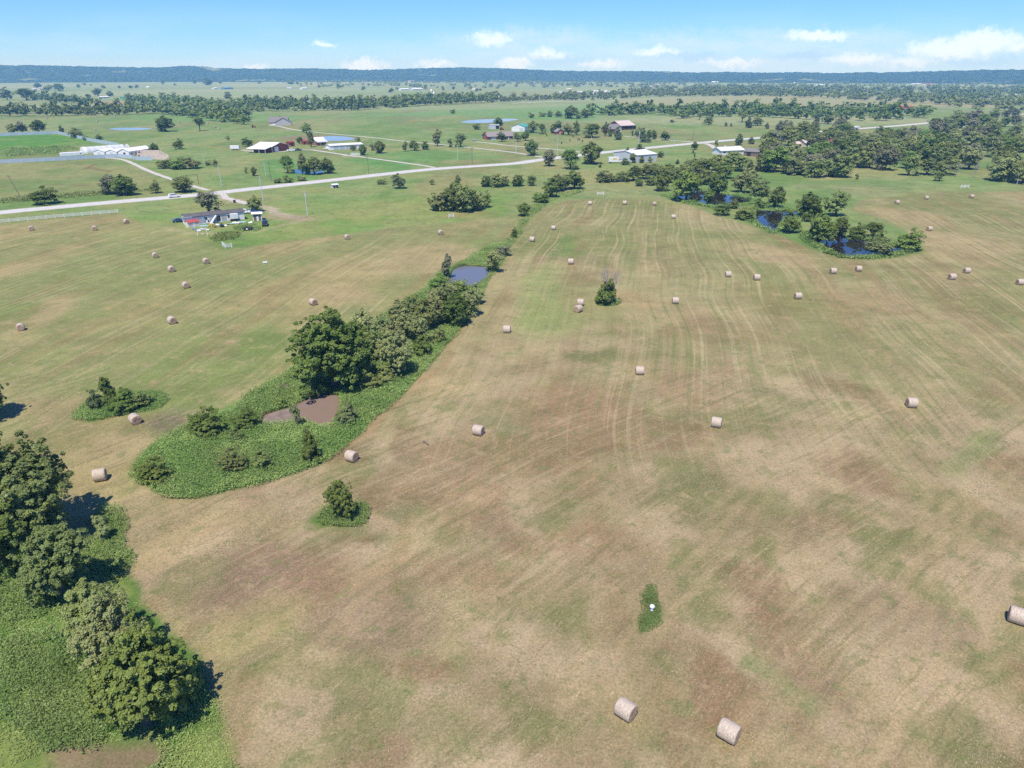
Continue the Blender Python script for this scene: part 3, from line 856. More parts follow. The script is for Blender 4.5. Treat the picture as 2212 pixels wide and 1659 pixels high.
def crown_arrays(seed, clumps, per, leaf, shape='round', squash=.8, gap=.0, lobes=None):
    """a crown in a unit box (width 1, height 1, from z=0 up): uneven lobes, each made of leaf clumps"""
    g = np.random.default_rng(seed)
    U = g.uniform
    lob = []
    nl = lobes or int(g.integers(6, 10))
    for i in range(nl):
        a = 6.283 * (i + U(-.35, .35)) / nl
        if shape == 'round':
            rr, z, r = U(.16, .27), U(.20, .66), U(.18, .27)
        elif shape == 'tall':
            rr, z, r = U(.05, .17), .12 + .70 * (i + U(-.3, .3)) / nl, U(.17, .27)
        elif shape == 'vase':
            rr, z, r = U(.10, .28), U(.42, .80), U(.12, .20)
        elif shape == 'cone':
            z = .08 + .8 * (i + .5) / nl
            rr, r = U(0, .06), .06 + .34 * (1 - z)
        else:
            rr, z, r = U(.12, .28), U(.16, .52), U(.17, .27)
        lob.append((math.cos(a) * rr, math.sin(a) * rr, z, r))
    if shape == 'round':
        lob += [(0, 0, .44, .36), (0, 0, .56, .34), (U(-.1, .1), U(-.1, .1), .78, U(.15, .2))]
    elif shape == 'mound':
        lob += [(0, 0, .36, .33), (U(-.15, .15), U(-.1, .1), .70, U(.17, .24))]
    elif shape == 'tall':
        lob += [(U(-.05, .05), 0, .88, .10)]
    lob = np.array(lob)
    wgt = lob[:, 3] ** 2; wgt /= wgt.sum()
    li = g.choice(len(lob), clumps, p=wgt)
    d = g.normal(size=(clumps, 3)); d /= np.linalg.norm(d, axis=1, keepdims=True)
    fl = (d[:, 2] < 0) & (g.random(clumps) < .5); d[fl, 2] *= -1
    R_ = lob[li, 3][:, None] * U(.5, 1.1, (clumps, 1))
    cs = lob[li, :3] + d * R_
    cs[:, 2] = np.clip(cs[:, 2], .06, .985)
    if gap:
        keep = g.random(clumps) > gap * .5
        cs, li, d = cs[keep], li[keep], d[keep]
    spur = g.random(len(cs)) < .13
    cs[spur] += d[spur] * g.uniform(.03, .11, (int(spur.sum()), 1)) + np.array([0, 0, .015])
    cs[:, 2] = np.clip(cs[:, 2], .06, 1.02)
    rad = g.uniform(.6, 1.35, len(cs)) * np.where(spur, .6, 1.0) * (.74 / max(len(cs), 1) ** .42)
    ltone = g.uniform(-.12, .12, len(lob))
    ctone = g.uniform(.15, .75, len(cs)) + ltone[li]
    k = len(cs) * per
    ci = np.repeat(np.arange(len(cs)), per)
    e = g.normal(size=(k, 3)); e /= np.linalg.norm(e, axis=1, keepdims=True)
    flip = (e[:, 2] < 0) & (g.random(k) < .55); e[flip, 2] *= -1
    off = e * (g.uniform(.3, 1.0, k) ** .5)[:, None] * rad[ci][:, None]
    off[:, 2] *= squash
    cent = cs[ci] + off
    nrm = e * .55 + d[ci] * .45 + np.array([0, 0, .75]) + g.normal(size=(k, 3)) * .38
    nrm /= np.linalg.norm(nrm, axis=1, keepdims=True)
    size = leaf * g.uniform(.55, 1.4, k)
    tone = np.clip(ctone[ci] * .6 + g.uniform(0, .5, k), 0, 1)
    cent[:, 2] = np.maximum(cent[:, 2], .015)
    return quads_from(cent, nrm, size, tone), cs


def tube(pts, rads, sides=6):
    vs, fs = [], []
    pts = [np.array(p, float) for p in pts]
    for i, (p, r) in enumerate(zip(pts, rads)):
        t = pts[min(i + 1, len(pts) - 1)] - pts[max(i - 1, 0)]
        t /= np.linalg.norm(t) + 1e-9
        a = np.cross(t, [0.3, .9, .2]); a /= np.linalg.norm(a) + 1e-9
        b = np.cross(t, a)
        for k in range(sides):
            an = 2 * math.pi * k / sides
            vs.append(p + (a * math.cos(an) + b * math.sin(an)) * r)
    for i in range(len(pts) - 1):
        for k in range(sides):
            fs.append((i * sides + k, i * sides + (k + 1) % sides, (i + 1) * sides + (k + 1) % sides, (i + 1) * sides + k))
    return np.array(vs), np.array(fs)


def join(parts):
    V, F, o = [], [], 0
    for v, f in parts:
        V.append(v); F.append(np.asarray(f) + o); o += len(v)
    return np.concatenate(V), np.concatenate(F)


def trunk_mesh(name, seed, targets, w=.045, limbs=6):
    g = np.random.default_rng(seed)
    bend = g.normal(size=2) * .03
    stem = [(0, 0, -.02), (bend[0] * .4, bend[1] * .4, .14), (bend[0], bend[1], .34), (bend[0] * 1.3, bend[1] * 1.3, .62)]
    parts = [tube(stem, [w * 1.5, w, w * .75, w * .25], 7)]
    if len(targets):
        for i in g.choice(len(targets), min(limbs, len(targets)), replace=False):
            t = targets[i]
            z0 = g.uniform(.18, .4)
            s = np.array([bend[0] * z0 * 2.4, bend[1] * z0 * 2.4, z0])
            mid = s * .45 + t * .55 + np.array([0, 0, -.03])
            parts.append(tube([s, mid, t], [w * .5, w * .33, w * .08], 5))
    v, f = join(parts)
    return np_mesh(name, v, f, bark, True)


PROTO = {}


def proto(key, seed, clumps, per, leaf, shape='round', **kw):
    (v, f, t), cs = crown_arrays(seed, clumps, per, leaf, shape, **kw)
    PROTO[key] = dict(arr=(v, f, t), crown={}, trunk=trunk_mesh('trunk', seed, cs, .03 if shape in ('cone', 'mound') else .042), shape=shape)


# near trees (leaf size is a share of the tree width)
proto('hero0', 1, 700, 74, .0215, 'round', squash=.8, lobes=14)
proto('hero1', 2, 500, 72, .0235, 'round', squash=.8, lobes=11)
proto('hero2', 3, 140, 150, .034, 'tall')
proto('hero3', 4, 170, 100, .033, 'mound')
proto('hero4', 5, 540, 72, .0225, 'round', squash=.8, lobes=11)
proto('hero5', 6, 380, 72, .025, 'mound', lobes=9)
proto('hero6', 7, 190, 120, .034, 'cone', lobes=12)
proto('mid0', 11, 80, 52, .056, 'round')
proto('mid1', 12, 70, 54, .058, 'round', gap=.5)
proto('mid2', 13, 60, 60, .062, 'tall')
proto('mid3', 14, 66, 54, .056, 'mound')
proto('mid4', 15, 66, 54, .056, 'cone')
proto('mid5', 16, 50, 60, .060, 'vase', gap=.4)
proto('mid6', 17, 80, 52, .056, 'round')
proto('mid7', 18, 60, 54, .058, 'mound', gap=.3)
proto('mid8', 19, 76, 52, .056, 'round', lobes=5)
proto('mid9', 20, 76, 52, .056, 'mound', lobes=10)
proto('far0', 21, 30, 22, .125, 'round')
proto('far1', 22, 28, 22, .125, 'mound')
proto('far2', 23, 26, 24, .125, 'tall')
proto('far3', 24, 28, 22, .13, 'round')
SHAPES = {'round': ['mid0', 'mid1', 'mid6', 'mid8', 'mid9'], 'mound': ['mid3', 'mid7', 'mid9'], 'tall': ['mid2'], 'cone': ['mid4'], 'vase': ['mid5']}


def crown_of(key, leaf):
    P = PROTO[key]
    if leaf not in P['crown']:
        P['crown'][leaf] = leaf_mesh('crown', *P['arr'], LEAF[leaf])
    return P['crown'][leaf]


def tree(px, py, wpx, hpx, leaf, shape, label, group=None, cat='tree', key=None, name=None):
    """a tree whose foot is at (px, py) of the survey and whose crown measures wpx by hpx there"""
    base = survey(px, py)
    t = depth_at(px, py)
    de = depression(py)
    wm = wpx * t / FPX
    hm = max((hpx * t / FPX - .3 * wm * math.sin(de)) / math.cos(de), .55 * wm)
    if cat == 'shrub' and t < 250:
        hm = max(hm, .78 * wm)
    if key is None:
        opts = SHAPES[shape]
        key = opts[random.randrange(len(opts))]
        if wpx < 14 and shape in ('round', 'mound', 'tall'):
            key = {'round': random.choice(['far0', 'far3']), 'mound': 'far1', 'tall': 'far2'}[shape]
    nm = name or ('shrub' if cat == 'shrub' else ('cedar_tree' if leaf == 'cedar' else ('willow_tree' if leaf == 'willow' else 'tree')))
    root = empty(nm, base, random.uniform(0, 6.28))
    root.scale = (wm * 1.08, wm * random.uniform(.95, 1.15), hm * 1.02)
    tag(root, label, cat, group)
    link('trunk', PROTO[key]['trunk'], root)
    link('crown', crown_of(key, leaf), root)
    return root


ORD = ['leftmost', 'second', 'third', 'fourth', 'fifth', 'sixth', 'seventh', 'eighth', 'ninth', 'tenth', 'eleventh', 'twelfth', 'thirteenth', 'fourteenth', 'fifteenth', 'sixteenth', 'seventeenth', 'eighteenth', 'nineteenth', 'twentieth'] + ['twenty-' + w for w in ('first', 'second', 'third', 'fourth', 'fifth', 'sixth', 'seventh', 'eighth', 'ninth')] + ['thirtieth'] + ['thirty-' + w for w in ('first', 'second', 'third', 'fourth', 'fifth', 'sixth')]


def clump(items, what, group, cat='tree'):
    """trees of one clump, told apart by their order from the left"""
    items = sorted(items, key=lambda i: i[0])
    n = len(items)
    for i, it in enumerate(items):
        if n > len(ORD):
            lab = what
        elif i == 0:
            lab = 'leftmost ' + what
        elif i == n - 1:
            lab = 'rightmost ' + what
        else:
            lab = ORD[i] + ' from the left, ' + what
        tree(*it[:6], lab, group, cat, *(it[6:7]))


# ---- single trees
S = tree
S(726, 838, 178, 186, 'oak', 'round', 'big dark green broad tree at the near end of the hedgerow', None, 'tree', 'hero0', 'oak_tree')
S(740, 1120, 62, 92, 'oak', 'round', 'small dark tree alone in a ring of weeds in the near field', None, 'tree', 'hero4')
S(1308, 656, 48, 60, 'oak', 'mound', 'dark bushy tree with bare dead limbs alone in the hay field', None, 'tree', 'hero5', 'oak_tree')
S(672, 996, 52, 80, 'oak', 'tall', 'dark pointed small tree at the right end of the weed patch', None, 'tree', 'hero6')
S(641, 922, 24, 52, 'willow', 'vase', 'pale thin sapling on the near bank of the brown pond', None, 'tree', 'mid5', 'sapling')
S(608, 880, 22, 26, 'lime', 'mound', 'small yellowish shrub behind the mud bank', None, 'shrub', 'mid3')
S(752, 914, 44, 54, 'willow', 'round', 'light grey-green small tree at the right bank of the brown pond', None, 'tree', 'hero3', 'willow_tree')
S(534, 924, 52, 50, 'oak', 'mound', 'dark round shrub left of the mud bank', None, 'shrub', 'hero3')
S(446, 938, 80, 48, 'oak', 'mound', 'wide dark shrub on the upper left edge of the weed patch', None, 'shrub', 'hero5')
S(333, 1040, 72, 52, 'oak', 'mound', 'dark shrub at the lower left tip of the weed patch', None, 'shrub', 'hero5')
S(506, 1018, 62, 58, 'elm', 'mound', 'muted green shrub in the middle of the weed patch', None, 'shrub', 'hero5')
S(566, 1006, 44, 44, 'elm', 'mound', 'smaller muted green shrub right of the middle one in the weed patch', None, 'shrub', 'hero3')
S(512, 950, 34, 26, 'elm', 'mound', 'low green shrub between the two dark shrubs in the weeds', None, 'shrub', 'mid3')
# bush island in the left field
S(208, 884, 40, 50, 'cedar', 'mound', 'dark leafy bush at the left end of the bush island', None, 'shrub', 'hero3')
S(240, 880, 40, 72, 'oak', 'tall', 'bright leafy tree poking out of the bush island', None, 'tree', 'hero2')
S(272, 886, 66, 56, 'oak', 'mound', 'broad dark bush in the middle of the bush island', None, 'shrub', 'hero3')
S(306, 878, 46, 34, 'elm', 'mound', 'low green bush at the right end of the bush island', None, 'shrub', 'mid3')
# lower left corner
S(58, 1172, 210, 250, 'elm', 'round', 'largest broad tree at the left edge of the photo', None, 'tree', 'hero0', 'elm_tree')
S(-30, 1150, 150, 200, 'elm', 'round', 'tree cut by the left edge merging with the largest one', None, 'tree', 'hero4', 'elm_tree')
S(20, 1232, 150, 170, 'oak', 'round', 'dark tree at the left edge below the largest one', None, 'tree', 'hero1')
S(95, 1190, 130, 140, 'elm', 'mound', 'lower bushy growth between the largest and the round tree', None, 'tree', 'hero5', 'elm_tree')
S(135, 1285, 150, 168, 'elm', 'round', 'round green tree below the largest tree at the left edge', None, 'tree', 'hero4', 'elm_tree')
S(225, 1400, 150, 160, 'elm', 'round', 'airy olive tree above the lowest tree on the left', None, 'tree', 'hero1', 'willow_tree')
S(262, 1450, 150, 170, 'willow', 'mound', 'olive tree between the airy olive and the lowest tree', None, 'tree', 'hero5', 'willow_tree')
S(322, 1560, 190, 205, 'oak', 'round', 'lowest dark-hearted tree with bright tips in the lower left corner', None, 'tree', 'hero0', 'oak_tree')
S(390, 1505, 100, 120, 'lime', 'mound', 'small tree leaning over the field edge beside the lowest tree', None, 'tree', 'hero5', 'oak_tree')
S(226, 1168, 40, 60, 'willow', 'tall', 'thin pale sapling at the field edge beside the largest tree', None, 'tree', 'hero2', 'sapling')
S(-26, 905, 96, 118, 'oak', 'round', 'tree cut off by the left edge above the largest tree', None, 'tree', 'hero1', 'oak_tree')
# hedgerow behind the big tree
clump([(770, 790, 60, 80, 'willow', 'round', 'mid6'), (845, 770, 60, 80, 'willow', 'round', 'mid0'), (935, 705, 56, 70, 'willow', 'round', 'mid8'), (890, 690, 50, 64, 'elm', 'round', 'mid9'), (965, 668, 48, 60, 'willow', 'round', 'mid0'), (1030, 655, 36, 44, 'willow', 'mound', 'mid3'), (975, 640, 40, 42, 'willow', 'mound', 'mid7'), (782, 744, 62, 84, 'willow', 'round', 'mid0'), (833, 752, 58, 76, 'willow', 'round', 'mid6'), (857, 704, 46, 58, 'willow', 'tall', 'mid2'), (880, 736, 56, 76, 'willow', 'round', 'mid0'), (914, 716, 58, 74, 'elm', 'round', 'mid6'),
       (908, 744, 52, 66, 'willow', 'round', 'mid1'), (856, 812, 82, 108, 'willow', 'round', 'hero1'), (984, 703, 60, 78, 'oak', 'round', 'hero1'), (1014, 682, 48, 64, 'willow', 'round', 'mid0'), (946, 700, 44, 62, 'willow', 'round', 'mid6'),
       (815, 780, 54, 84, 'elm', 'round', 'mid0'), (940, 672, 44, 56, 'willow', 'round', 'mid1')], 'tree in the hedgerow behind the big dark tree', 'hedgerow trees behind the big dark tree')
clump([(912, 768, 42, 52, 'oak', 'mound', 'hero3'), (950, 742, 34, 40, 'elm', 'mound', 'mid3'), (800, 840, 48, 42, 'elm', 'mound', 'hero3'), (832, 826, 46, 44, 'elm', 'mound', 'hero3'), (948, 630, 44, 40, 'lime', 'mound', 'mid3'), (990, 632, 40, 34, 'lime', 'mound', 'mid7')],
      'bush along the foot of the hedgerow', 'bushes along the hedgerow', 'shrub')
S(965, 602, 26, 52, 'grey', 'tall', 'thin greyish tree at the left bank of the small blue pond', None, 'tree', 'mid2')
S(1066, 588, 46, 56, 'willow', 'round', 'grey-green tree at the right bank of the small blue pond', None, 'tree', 'mid1', 'willow_tree')
S(1088, 552, 34, 22, 'grey', 'mound', 'low bush beyond the small blue pond', None, 'shrub', 'mid7')
S(1111, 514, 16, 22, 'oak', 'mound', 'tiny dark shrub between the two hay fields', None, 'shrub', 'mid3')
S(1130, 466, 34, 30, 'oak', 'round', 'small dark tree at the far end of the hedgerow strip', None, 'tree', 'mid0')
# right ponds
clump([(1746, 470, 58, 56, 'oak', 'round', 'mid0'), (1804, 466, 54, 56, 'elm', 'round', 'mid6'), (1741, 478, 26, 22, 'oak', 'mound'), (1768, 520, 54, 66, 'lime', 'round', 'mid0'), (1814, 514, 42, 50, 'oak', 'round', 'mid1'), (1704, 502, 50, 46, 'oak', 'mound', 'mid3'),
       (1850, 514, 40, 32, 'oak', 'mound', 'mid3'), (1886, 512, 44, 36, 'oak', 'round', 'mid1'), (1786, 524, 40, 42, 'lime', 'mound', 'mid3')], 'tree among the dark ponds in the right field', 'trees among the right ponds')
S(1900, 548, 66, 40, 'willow', 'mound', 'wide yellow-green willow leaning over the dark pond', None, 'tree', 'mid7', 'willow_tree')
S(1962, 540, 56, 46, 'lime', 'mound', 'bright willow at the right end of the dark ponds', None, 'tree', 'mid3', 'willow_tree')
clump([(1481, 434, 62, 64, 'lime', 'round', 'mid6'), (1428, 412, 42, 40, 'oak', 'round'), (1441, 388, 40, 34, 'elm', 'round'), (1423, 384, 30, 28, 'elm', 'round'), (1521, 374, 52, 34, 'oak', 'round'), (1501, 369, 38, 28, 'elm', 'round'), (1548, 414, 48, 48, 'oak', 'round'),
       (1528, 442, 28, 32, 'lime', 'tall'), (1526, 398, 44, 38, 'elm', 'round'), (1588, 368, 66, 40, 'elm', 'round'), (1601, 416, 48, 44, 'willow', 'round'), (1641, 424, 50, 46, 'elm', 'round'), (1674, 448, 42, 46, 'oak', 'round'), (1641, 450, 28, 22, 'oak', 'mound'),
       (1560, 464, 38, 28, 'oak', 'mound'), (1608, 474, 48, 30, 'oak', 'mound'), (1585, 450, 26, 20, 'elm', 'mound'), (1460, 396, 34, 34, 'elm', 'round'), (1565, 385, 44, 34, 'oak', 'round'), (1480, 386, 40, 32, 'elm', 'round'), (1548, 368, 44, 34, 'elm', 'round'),
       (1620, 392, 36, 30, 'willow', 'round'), (1500, 410, 34, 36, 'oak', 'round')], 'green tree in the thicket around the upper dark pond', 'thicket around the upper dark pond')
clump([(1303, 394, 40, 30, 'elm', 'mound'), (1346, 392, 40, 28, 'elm', 'mound'), (1368, 390, 32, 32, 'oak', 'round'), (1396, 386, 42, 32, 'elm', 'round'), (1381, 402, 22, 20, 'oak', 'mound'), (1325, 393, 26, 22, 'elm', 'mound'), (1405, 400, 30, 26, 'elm', 'mound'), (1412, 378, 28, 24, 'elm', 'round')],
      'bushy tree of the row beyond the hay field centre', 'row of bushy trees beyond the hay field')
clump([(1188, 426, 42, 42, 'oak', 'round'), (1203, 413, 38, 38, 'elm', 'round'), (1241, 408, 46, 40, 'oak', 'round'), (1163, 436, 30, 24, 'lime', 'mound'), (1222, 410, 34, 34, 'elm', 'round'), (1176, 438, 24, 22, 'lime', 'mound')],
      'tree in the clump at the top of the hedgerow strip', 'clump at the top of the hedgerow strip')
clump([(950, 454, 58, 46, 'willow', 'mound'), (978, 456, 56, 56, 'elm', 'round'), (1008, 457, 56, 58, 'elm', 'round'), (1032, 452, 44, 48, 'willow', 'round'), (1050, 448, 26, 34, 'elm', 'mound'), (990, 440, 60, 48, 'elm', 'round')],
      'tree in the round thicket south of the road', 'round thicket south of the road')
clump([(1050, 403, 30, 28, 'oak', 'mound'), (1072, 404, 36, 34, 'elm', 'mound'), (1090, 402, 24, 26, 'elm', 'mound'), (1118, 402, 30, 29, 'oak', 'mound'), (1147, 401, 24, 27, 'elm', 'mound')], 'bush in the row right of the round thicket', 'bush row right of the round thicket', 'shrub')
S(862, 407, 33, 31, 'cedar', 'mound', 'round dark shrub standing alone below the road', None, 'shrub', 'mid3')
S(824, 398, 24, 12, 'elm', 'mound', 'low weedy bush left of the round dark shrub', None, 'shrub')
S(988, 408, 20, 28, 'elm', 'tall', 'narrow tree behind the round thicket', None, 'tree')
S(933, 399, 13, 13, 'elm', 'mound', 'small bush between the shrub and the round thicket', None, 'shrub')
# along the road, left to right
S(97, 440, 62, 36, 'oak', 'mound', 'dark bush beside the leaning pole north of the road', None, 'shrub', 'mid3')
S(238, 420, 50, 46, 'grey', 'round', 'greyish half of the bush pair north of the road', None, 'tree', 'mid1')
S(272, 422, 54, 46, 'oak', 'round', 'darker half of the bush pair north of the road', None, 'tree', 'mid0')
S(337, 417, 27, 27, 'elm', 'mound', 'small bush between the bush pair and the gate tree', None, 'shrub', 'mid3')
S(397, 415, 60, 38, 'elm', 'round', 'spreading tree at the timber entrance gate', None, 'tree', 'mid1')
S(452, 461, 58, 52, 'grey', 'round', 'grey-green tree standing behind the mobile home', None, 'tree', 'mid1')
S(552, 458, 37, 36, 'elm', 'round', 'round tree beside the brown shed', None, 'tree', 'mid0')
clump([(355, 364, 36, 24, 'willow', 'mound'), (385, 365, 44, 22, 'lime', 'mound'), (415, 364, 40, 19, 'willow', 'mound'), (395, 358, 30, 22, 'elm', 'mound')], 'bush of the thicket below the pink walls', 'thicket below the pink walls', 'shrub')
clump([(450, 357, 16, 12, 'elm', 'mound'), (466, 359, 14, 15, 'elm', 'mound')], 'small bush in the green pasture above the road', 'small pasture bushes', 'shrub')
S(532, 375, 8, 14, 'elm', 'tall', 'tiny upright tree in the green pasture', None, 'tree', 'far2')
S(550, 380, 16, 20, 'oak', 'round', 'small dark tree by the two poles above the road', None, 'tree')
clump([(600, 395, 22, 12, 'elm', 'mound'), (622, 394, 26, 13, 'elm', 'mound'), (652, 390, 24, 9, 'willow', 'mound')], 'low bush on the far road verge', 'low bushes on the far verge', 'shrub')
clump([(622, 374, 32, 42, 'lime', 'round'), (653, 372, 26, 38, 'willow', 'tall'), (680, 377, 38, 38, 'elm', 'round'), (708, 375, 34, 34, 'elm', 'round'), (662, 377, 26, 28, 'oak', 'round')], 'tree over the small pond north of the road', 'trees over the small pond north of the road')
clump([(27, 289, 26, 21, 'elm', 'round'), (50, 288, 28, 25, 'grey', 'round'), (84, 288, 37, 28, 'oak', 'round'), (134, 289, 16, 18, 'cedar', 'cone'), (165, 298, 36, 20, 'willow', 'mound'), (187, 303, 18, 10, 'elm', 'mound')], 'tree behind the pale wall of the green plot', 'trees behind the green plot')
S(216, 307, 18, 16, 'oak', 'mound', 'dark bush beside the long white hoop house', None, 'shrub')
S(387, 322, 26, 21, 'oak', 'mound', 'dark bush right of the white compound', None, 'shrub')
S(335, 331, 22, 22, 'oak', 'round', 'tree behind the tall white pole of the compound', None, 'tree')
S(358, 284, 44, 34, 'oak', 'round', 'wide lone oak in the far left pasture', None, 'tree', 'mid0', 'oak_tree')
S(432, 283, 24, 31, 'elm', 'vase', 'vase-shaped lone tree right of the wide oak', None, 'tree', 'mid5')
S(535, 316, 26, 18, 'oak', 'mound', 'bush clump left of the red barn', None, 'shrub')
S(492, 303, 10, 10, 'elm', 'mound', 'tiny bush on the pasture fence line', None, 'shrub')
# farmsteads
S(673, 318, 18, 31, 'oak', 'tall', 'tall dark tree in front of the white-roofed farmhouse', None, 'tree', 'mid2')
S(648, 311, 15, 15, 'oak', 'round', 'small tree left of the white-roofed farmhouse', None, 'tree')
S(785, 335, 21, 23, 'oak', 'round', 'tree in front of the right end of the long shed', None, 'tree', 'mid0')
S(763, 326, 15, 13, 'elm', 'round', 'small tree in front of the long shed', None, 'tree')
S(822, 331, 29, 27, 'elm', 'round', 'round tree right of the long shed', None, 'tree', 'mid0')
S(805, 325, 13, 14, 'elm', 'tall', 'slim tree behind the round one right of the shed', None, 'tree')
clump([(875, 327, 15, 20, 'elm', 'tall'), (895, 325, 25, 21, 'elm', 'round'), (919, 323, 20, 21, 'oak', 'round')], 'tree of the small row by the farm track', 'small tree row by the farm track')
S(944, 316, 23, 34, 'willow', 'tall', 'tall poplar-like tree by the farm track', None, 'tree', 'mid2')
S(973, 318, 13, 17, 'elm', 'tall', 'small tree between the tall one and the broad one', None, 'tree')
S(995, 317, 29, 31, 'elm', 'round', 'broad tree left of the brick ranch house', None, 'tree', 'mid1')
S(662, 287, 25, 20, 'lime', 'mound', 'light green bush on the long driveway', None, 'shrub', 'mid3')
S(773, 306, 13, 10, 'elm', 'mound', 'small bush on the barn pond bank', None, 'shrub')
S(1030, 280, 18, 14, 'oak', 'mound', 'dark bush left of the grey shed in the green field', None, 'shrub')
S(1077, 272, 23, 18, 'oak', 'round', 'dark tree behind the grey shed in the green field', None, 'tree', 'mid0')
S(978, 246, 14, 12, 'elm', 'mound', 'bush alone in the wide green field', None, 'shrub')
S(1084, 306, 21, 21, 'oak', 'round', 'clipped round tree in front of the brick ranch house', None, 'tree', 'mid6')
S(1117, 306, 18, 19, 'oak', 'round', 'left of the twin round trees by the brick house', None, 'tree', 'mid6')
S(1135, 304, 20, 22, 'oak', 'round', 'right of the twin round trees by the brick house', None, 'tree', 'mid6')
S(1147, 336, 33, 34, 'oak', 'round', 'round-headed tree standing on the near driveway bend', None, 'tree', 'mid0')
clump([(1152, 287, 26, 26, 'elm', 'round'), (1171, 288, 17, 22, 'oak', 'round'), (1197, 288, 24, 24, 'oak', 'round'), (1206, 280, 20, 18, 'elm', 'tall'), (1228, 292, 28, 25, 'willow', 'round'), (1246, 292, 16, 28, 'oak', 'tall'), (1278, 297, 44, 32, 'oak', 'round'), (1307, 294, 15, 28, 'oak', 'tall'),
       (1317, 295, 13, 20, 'oak', 'cone'), (1333, 302, 24, 27, 'cedar', 'cone')], 'tree of the farm grove left of the tan-roofed barn', 'farm grove left of the tan-roofed barn')
clump([(1366, 294, 6, 12, 'cedar', 'tall'), (1378, 297, 15, 21, 'oak', 'round'), (1387, 307, 26, 30, 'cedar', 'cone'), (1402, 297, 14, 19, 'oak', 'round'), (1412, 301, 15, 20, 'oak', 'round'), (1401, 308, 14, 12, 'cedar', 'mound')], 'tree of the grove right of the tan-roofed barn', 'grove right of the tan-roofed barn')
S(1437, 303, 22, 19, 'oak', 'round', 'clipped round tree beside the barn driveway', None, 'tree', 'mid6')
S(1501, 324, 19, 18, 'oak', 'round', 'clipped round tree south of the road bend', None, 'tree', 'mid6')
S(1381, 331, 26, 20, 'cedar', 'cone', 'dark cedar behind the white metal building', None, 'tree')
S(1355, 333, 13, 15, 'cedar', 'cone', 'small cedar left of the white metal building roof', None, 'tree')
S(1427, 340, 16, 15, 'cedar', 'mound', 'round cedar right of the white metal building', None, 'shrub')
S(1279, 354, 56, 48, 'oak', 'round', 'big round tree at the roadside left of the metal building', None, 'tree', 'mid0')
S(1231, 365, 48, 46, 'lime', 'round', 'light green roadside tree left of the big round one', None, 'tree', 'mid1')
S(1186, 359, 37, 38, 'grey', 'round', 'airy grey roadside tree left of the light green one', None, 'tree', 'mid1')
clump([(1366, 352, 18, 20, 'elm', 'tall'), (1386, 352, 14, 17, 'elm', 'cone'), (1350, 356, 22, 14, 'elm', 'mound'), (1405, 351, 12, 13, 'elm', 'mound'), (1296, 362, 10, 12, 'elm', 'tall')], 'shrub in front of the white metal building', 'shrubs before the metal building', 'shrub')
clump([(1463, 355, 12, 11, 'cedar', 'cone'), (1483, 358, 14, 13, 'elm', 'mound')], 'small shrub on the lawn before the thicket', 'lawn shrubs', 'shrub')
clump([(1497, 331, 6, 7, 'cedar', 'cone'), (1500, 340, 5, 10, 'cedar', 'tall')], 'tiny cedar below the clipped tree at the bend', 'tiny cedars', 'shrub')
clump([(1596, 313, 23, 24, 'cedar', 'cone'), (1622, 311, 19, 15, 'cedar', 'cone'), (1652, 313, 19, 18, 'cedar', 'cone')], 'cedar of the three along the road', 'three roadside cedars')
clump([(1621, 367, 20, 18, 'cedar', 'cone'), (1638, 370, 24, 21, 'cedar', 'cone'), (1656, 371, 26, 25, 'cedar', 'cone'), (1646, 354, 32, 27, 'elm', 'round'), (1672, 352, 34, 30, 'elm', 'round'), (1547, 322, 10, 18, 'elm', 'tall')], 'cedar or tree below the white-roofed house', 'trees below the white-roofed house')
clump([(1148, 255, 15, 13, 'elm', 'mound'), (1188, 253, 15, 16, 'oak', 'round'), (1172, 252, 20, 8, 'elm', 'mound'), (1206, 253, 22, 10, 'elm', 'mound'), (1233, 256, 36, 28, 'oak', 'round'), (1263, 255, 20, 20, 'elm', 'round'), (1250, 257, 16, 14, 'oak', 'mound')],
      'tree of the scattered row beyond the long pale pond', 'scattered row beyond the long pond')
S(1332, 225, 11, 10, 'oak', 'mound', 'lone round tree at the edge of the tan field', None, 'tree')
clump([(1511, 259, 14, 15, 'elm', 'vase'), (1530, 270, 24, 19, 'elm', 'mound'), (1568, 273, 8, 9, 'cedar', 'cone'), (1579, 273, 7, 7, 'cedar', 'cone'), (1603, 264, 26, 24, 'elm', 'vase'), (1616, 276, 21, 23, 'cedar', 'cone'), (1636, 271, 30, 18, 'elm', 'mound'), (1656, 278, 14, 13, 'cedar', 'cone'), (1684, 281, 26, 20, 'cedar', 'cone'),
       (1764, 266, 16, 18, 'cedar', 'cone'), (1788, 268, 34, 16, 'elm', 'round'), (1452, 265, 11, 6, 'cedar', 'mound'), (1485, 254, 16, 16, 'elm', 'vase'), (1476, 256, 12, 12, 'elm', 'mound')], 'tree scattered on the pasture before the long tree belt', 'trees before the long tree belt')
# wood on the right
wood = []
g = random.Random(5)
FRONT = [(1659, 370), (1700, 383), (1809, 382), (1822, 362), (1884, 362), (1961, 379), (2029, 379), (2109, 384), (2230, 399), (2330, 404)]
BACK = [(1659, 318), (1700, 290), (1760, 284), (1850, 287), (1960, 292), (2010, 285), (2050, 268), (2120, 256), (2230, 248), (2330, 245)]


def lerp_line(L_, x):
    for (a, b), (c, d) in zip(L_, L_[1:]):
        if a <= x <= c:
            return b + (d - b) * (x - a) / (c - a)
    return L_[-1][1]


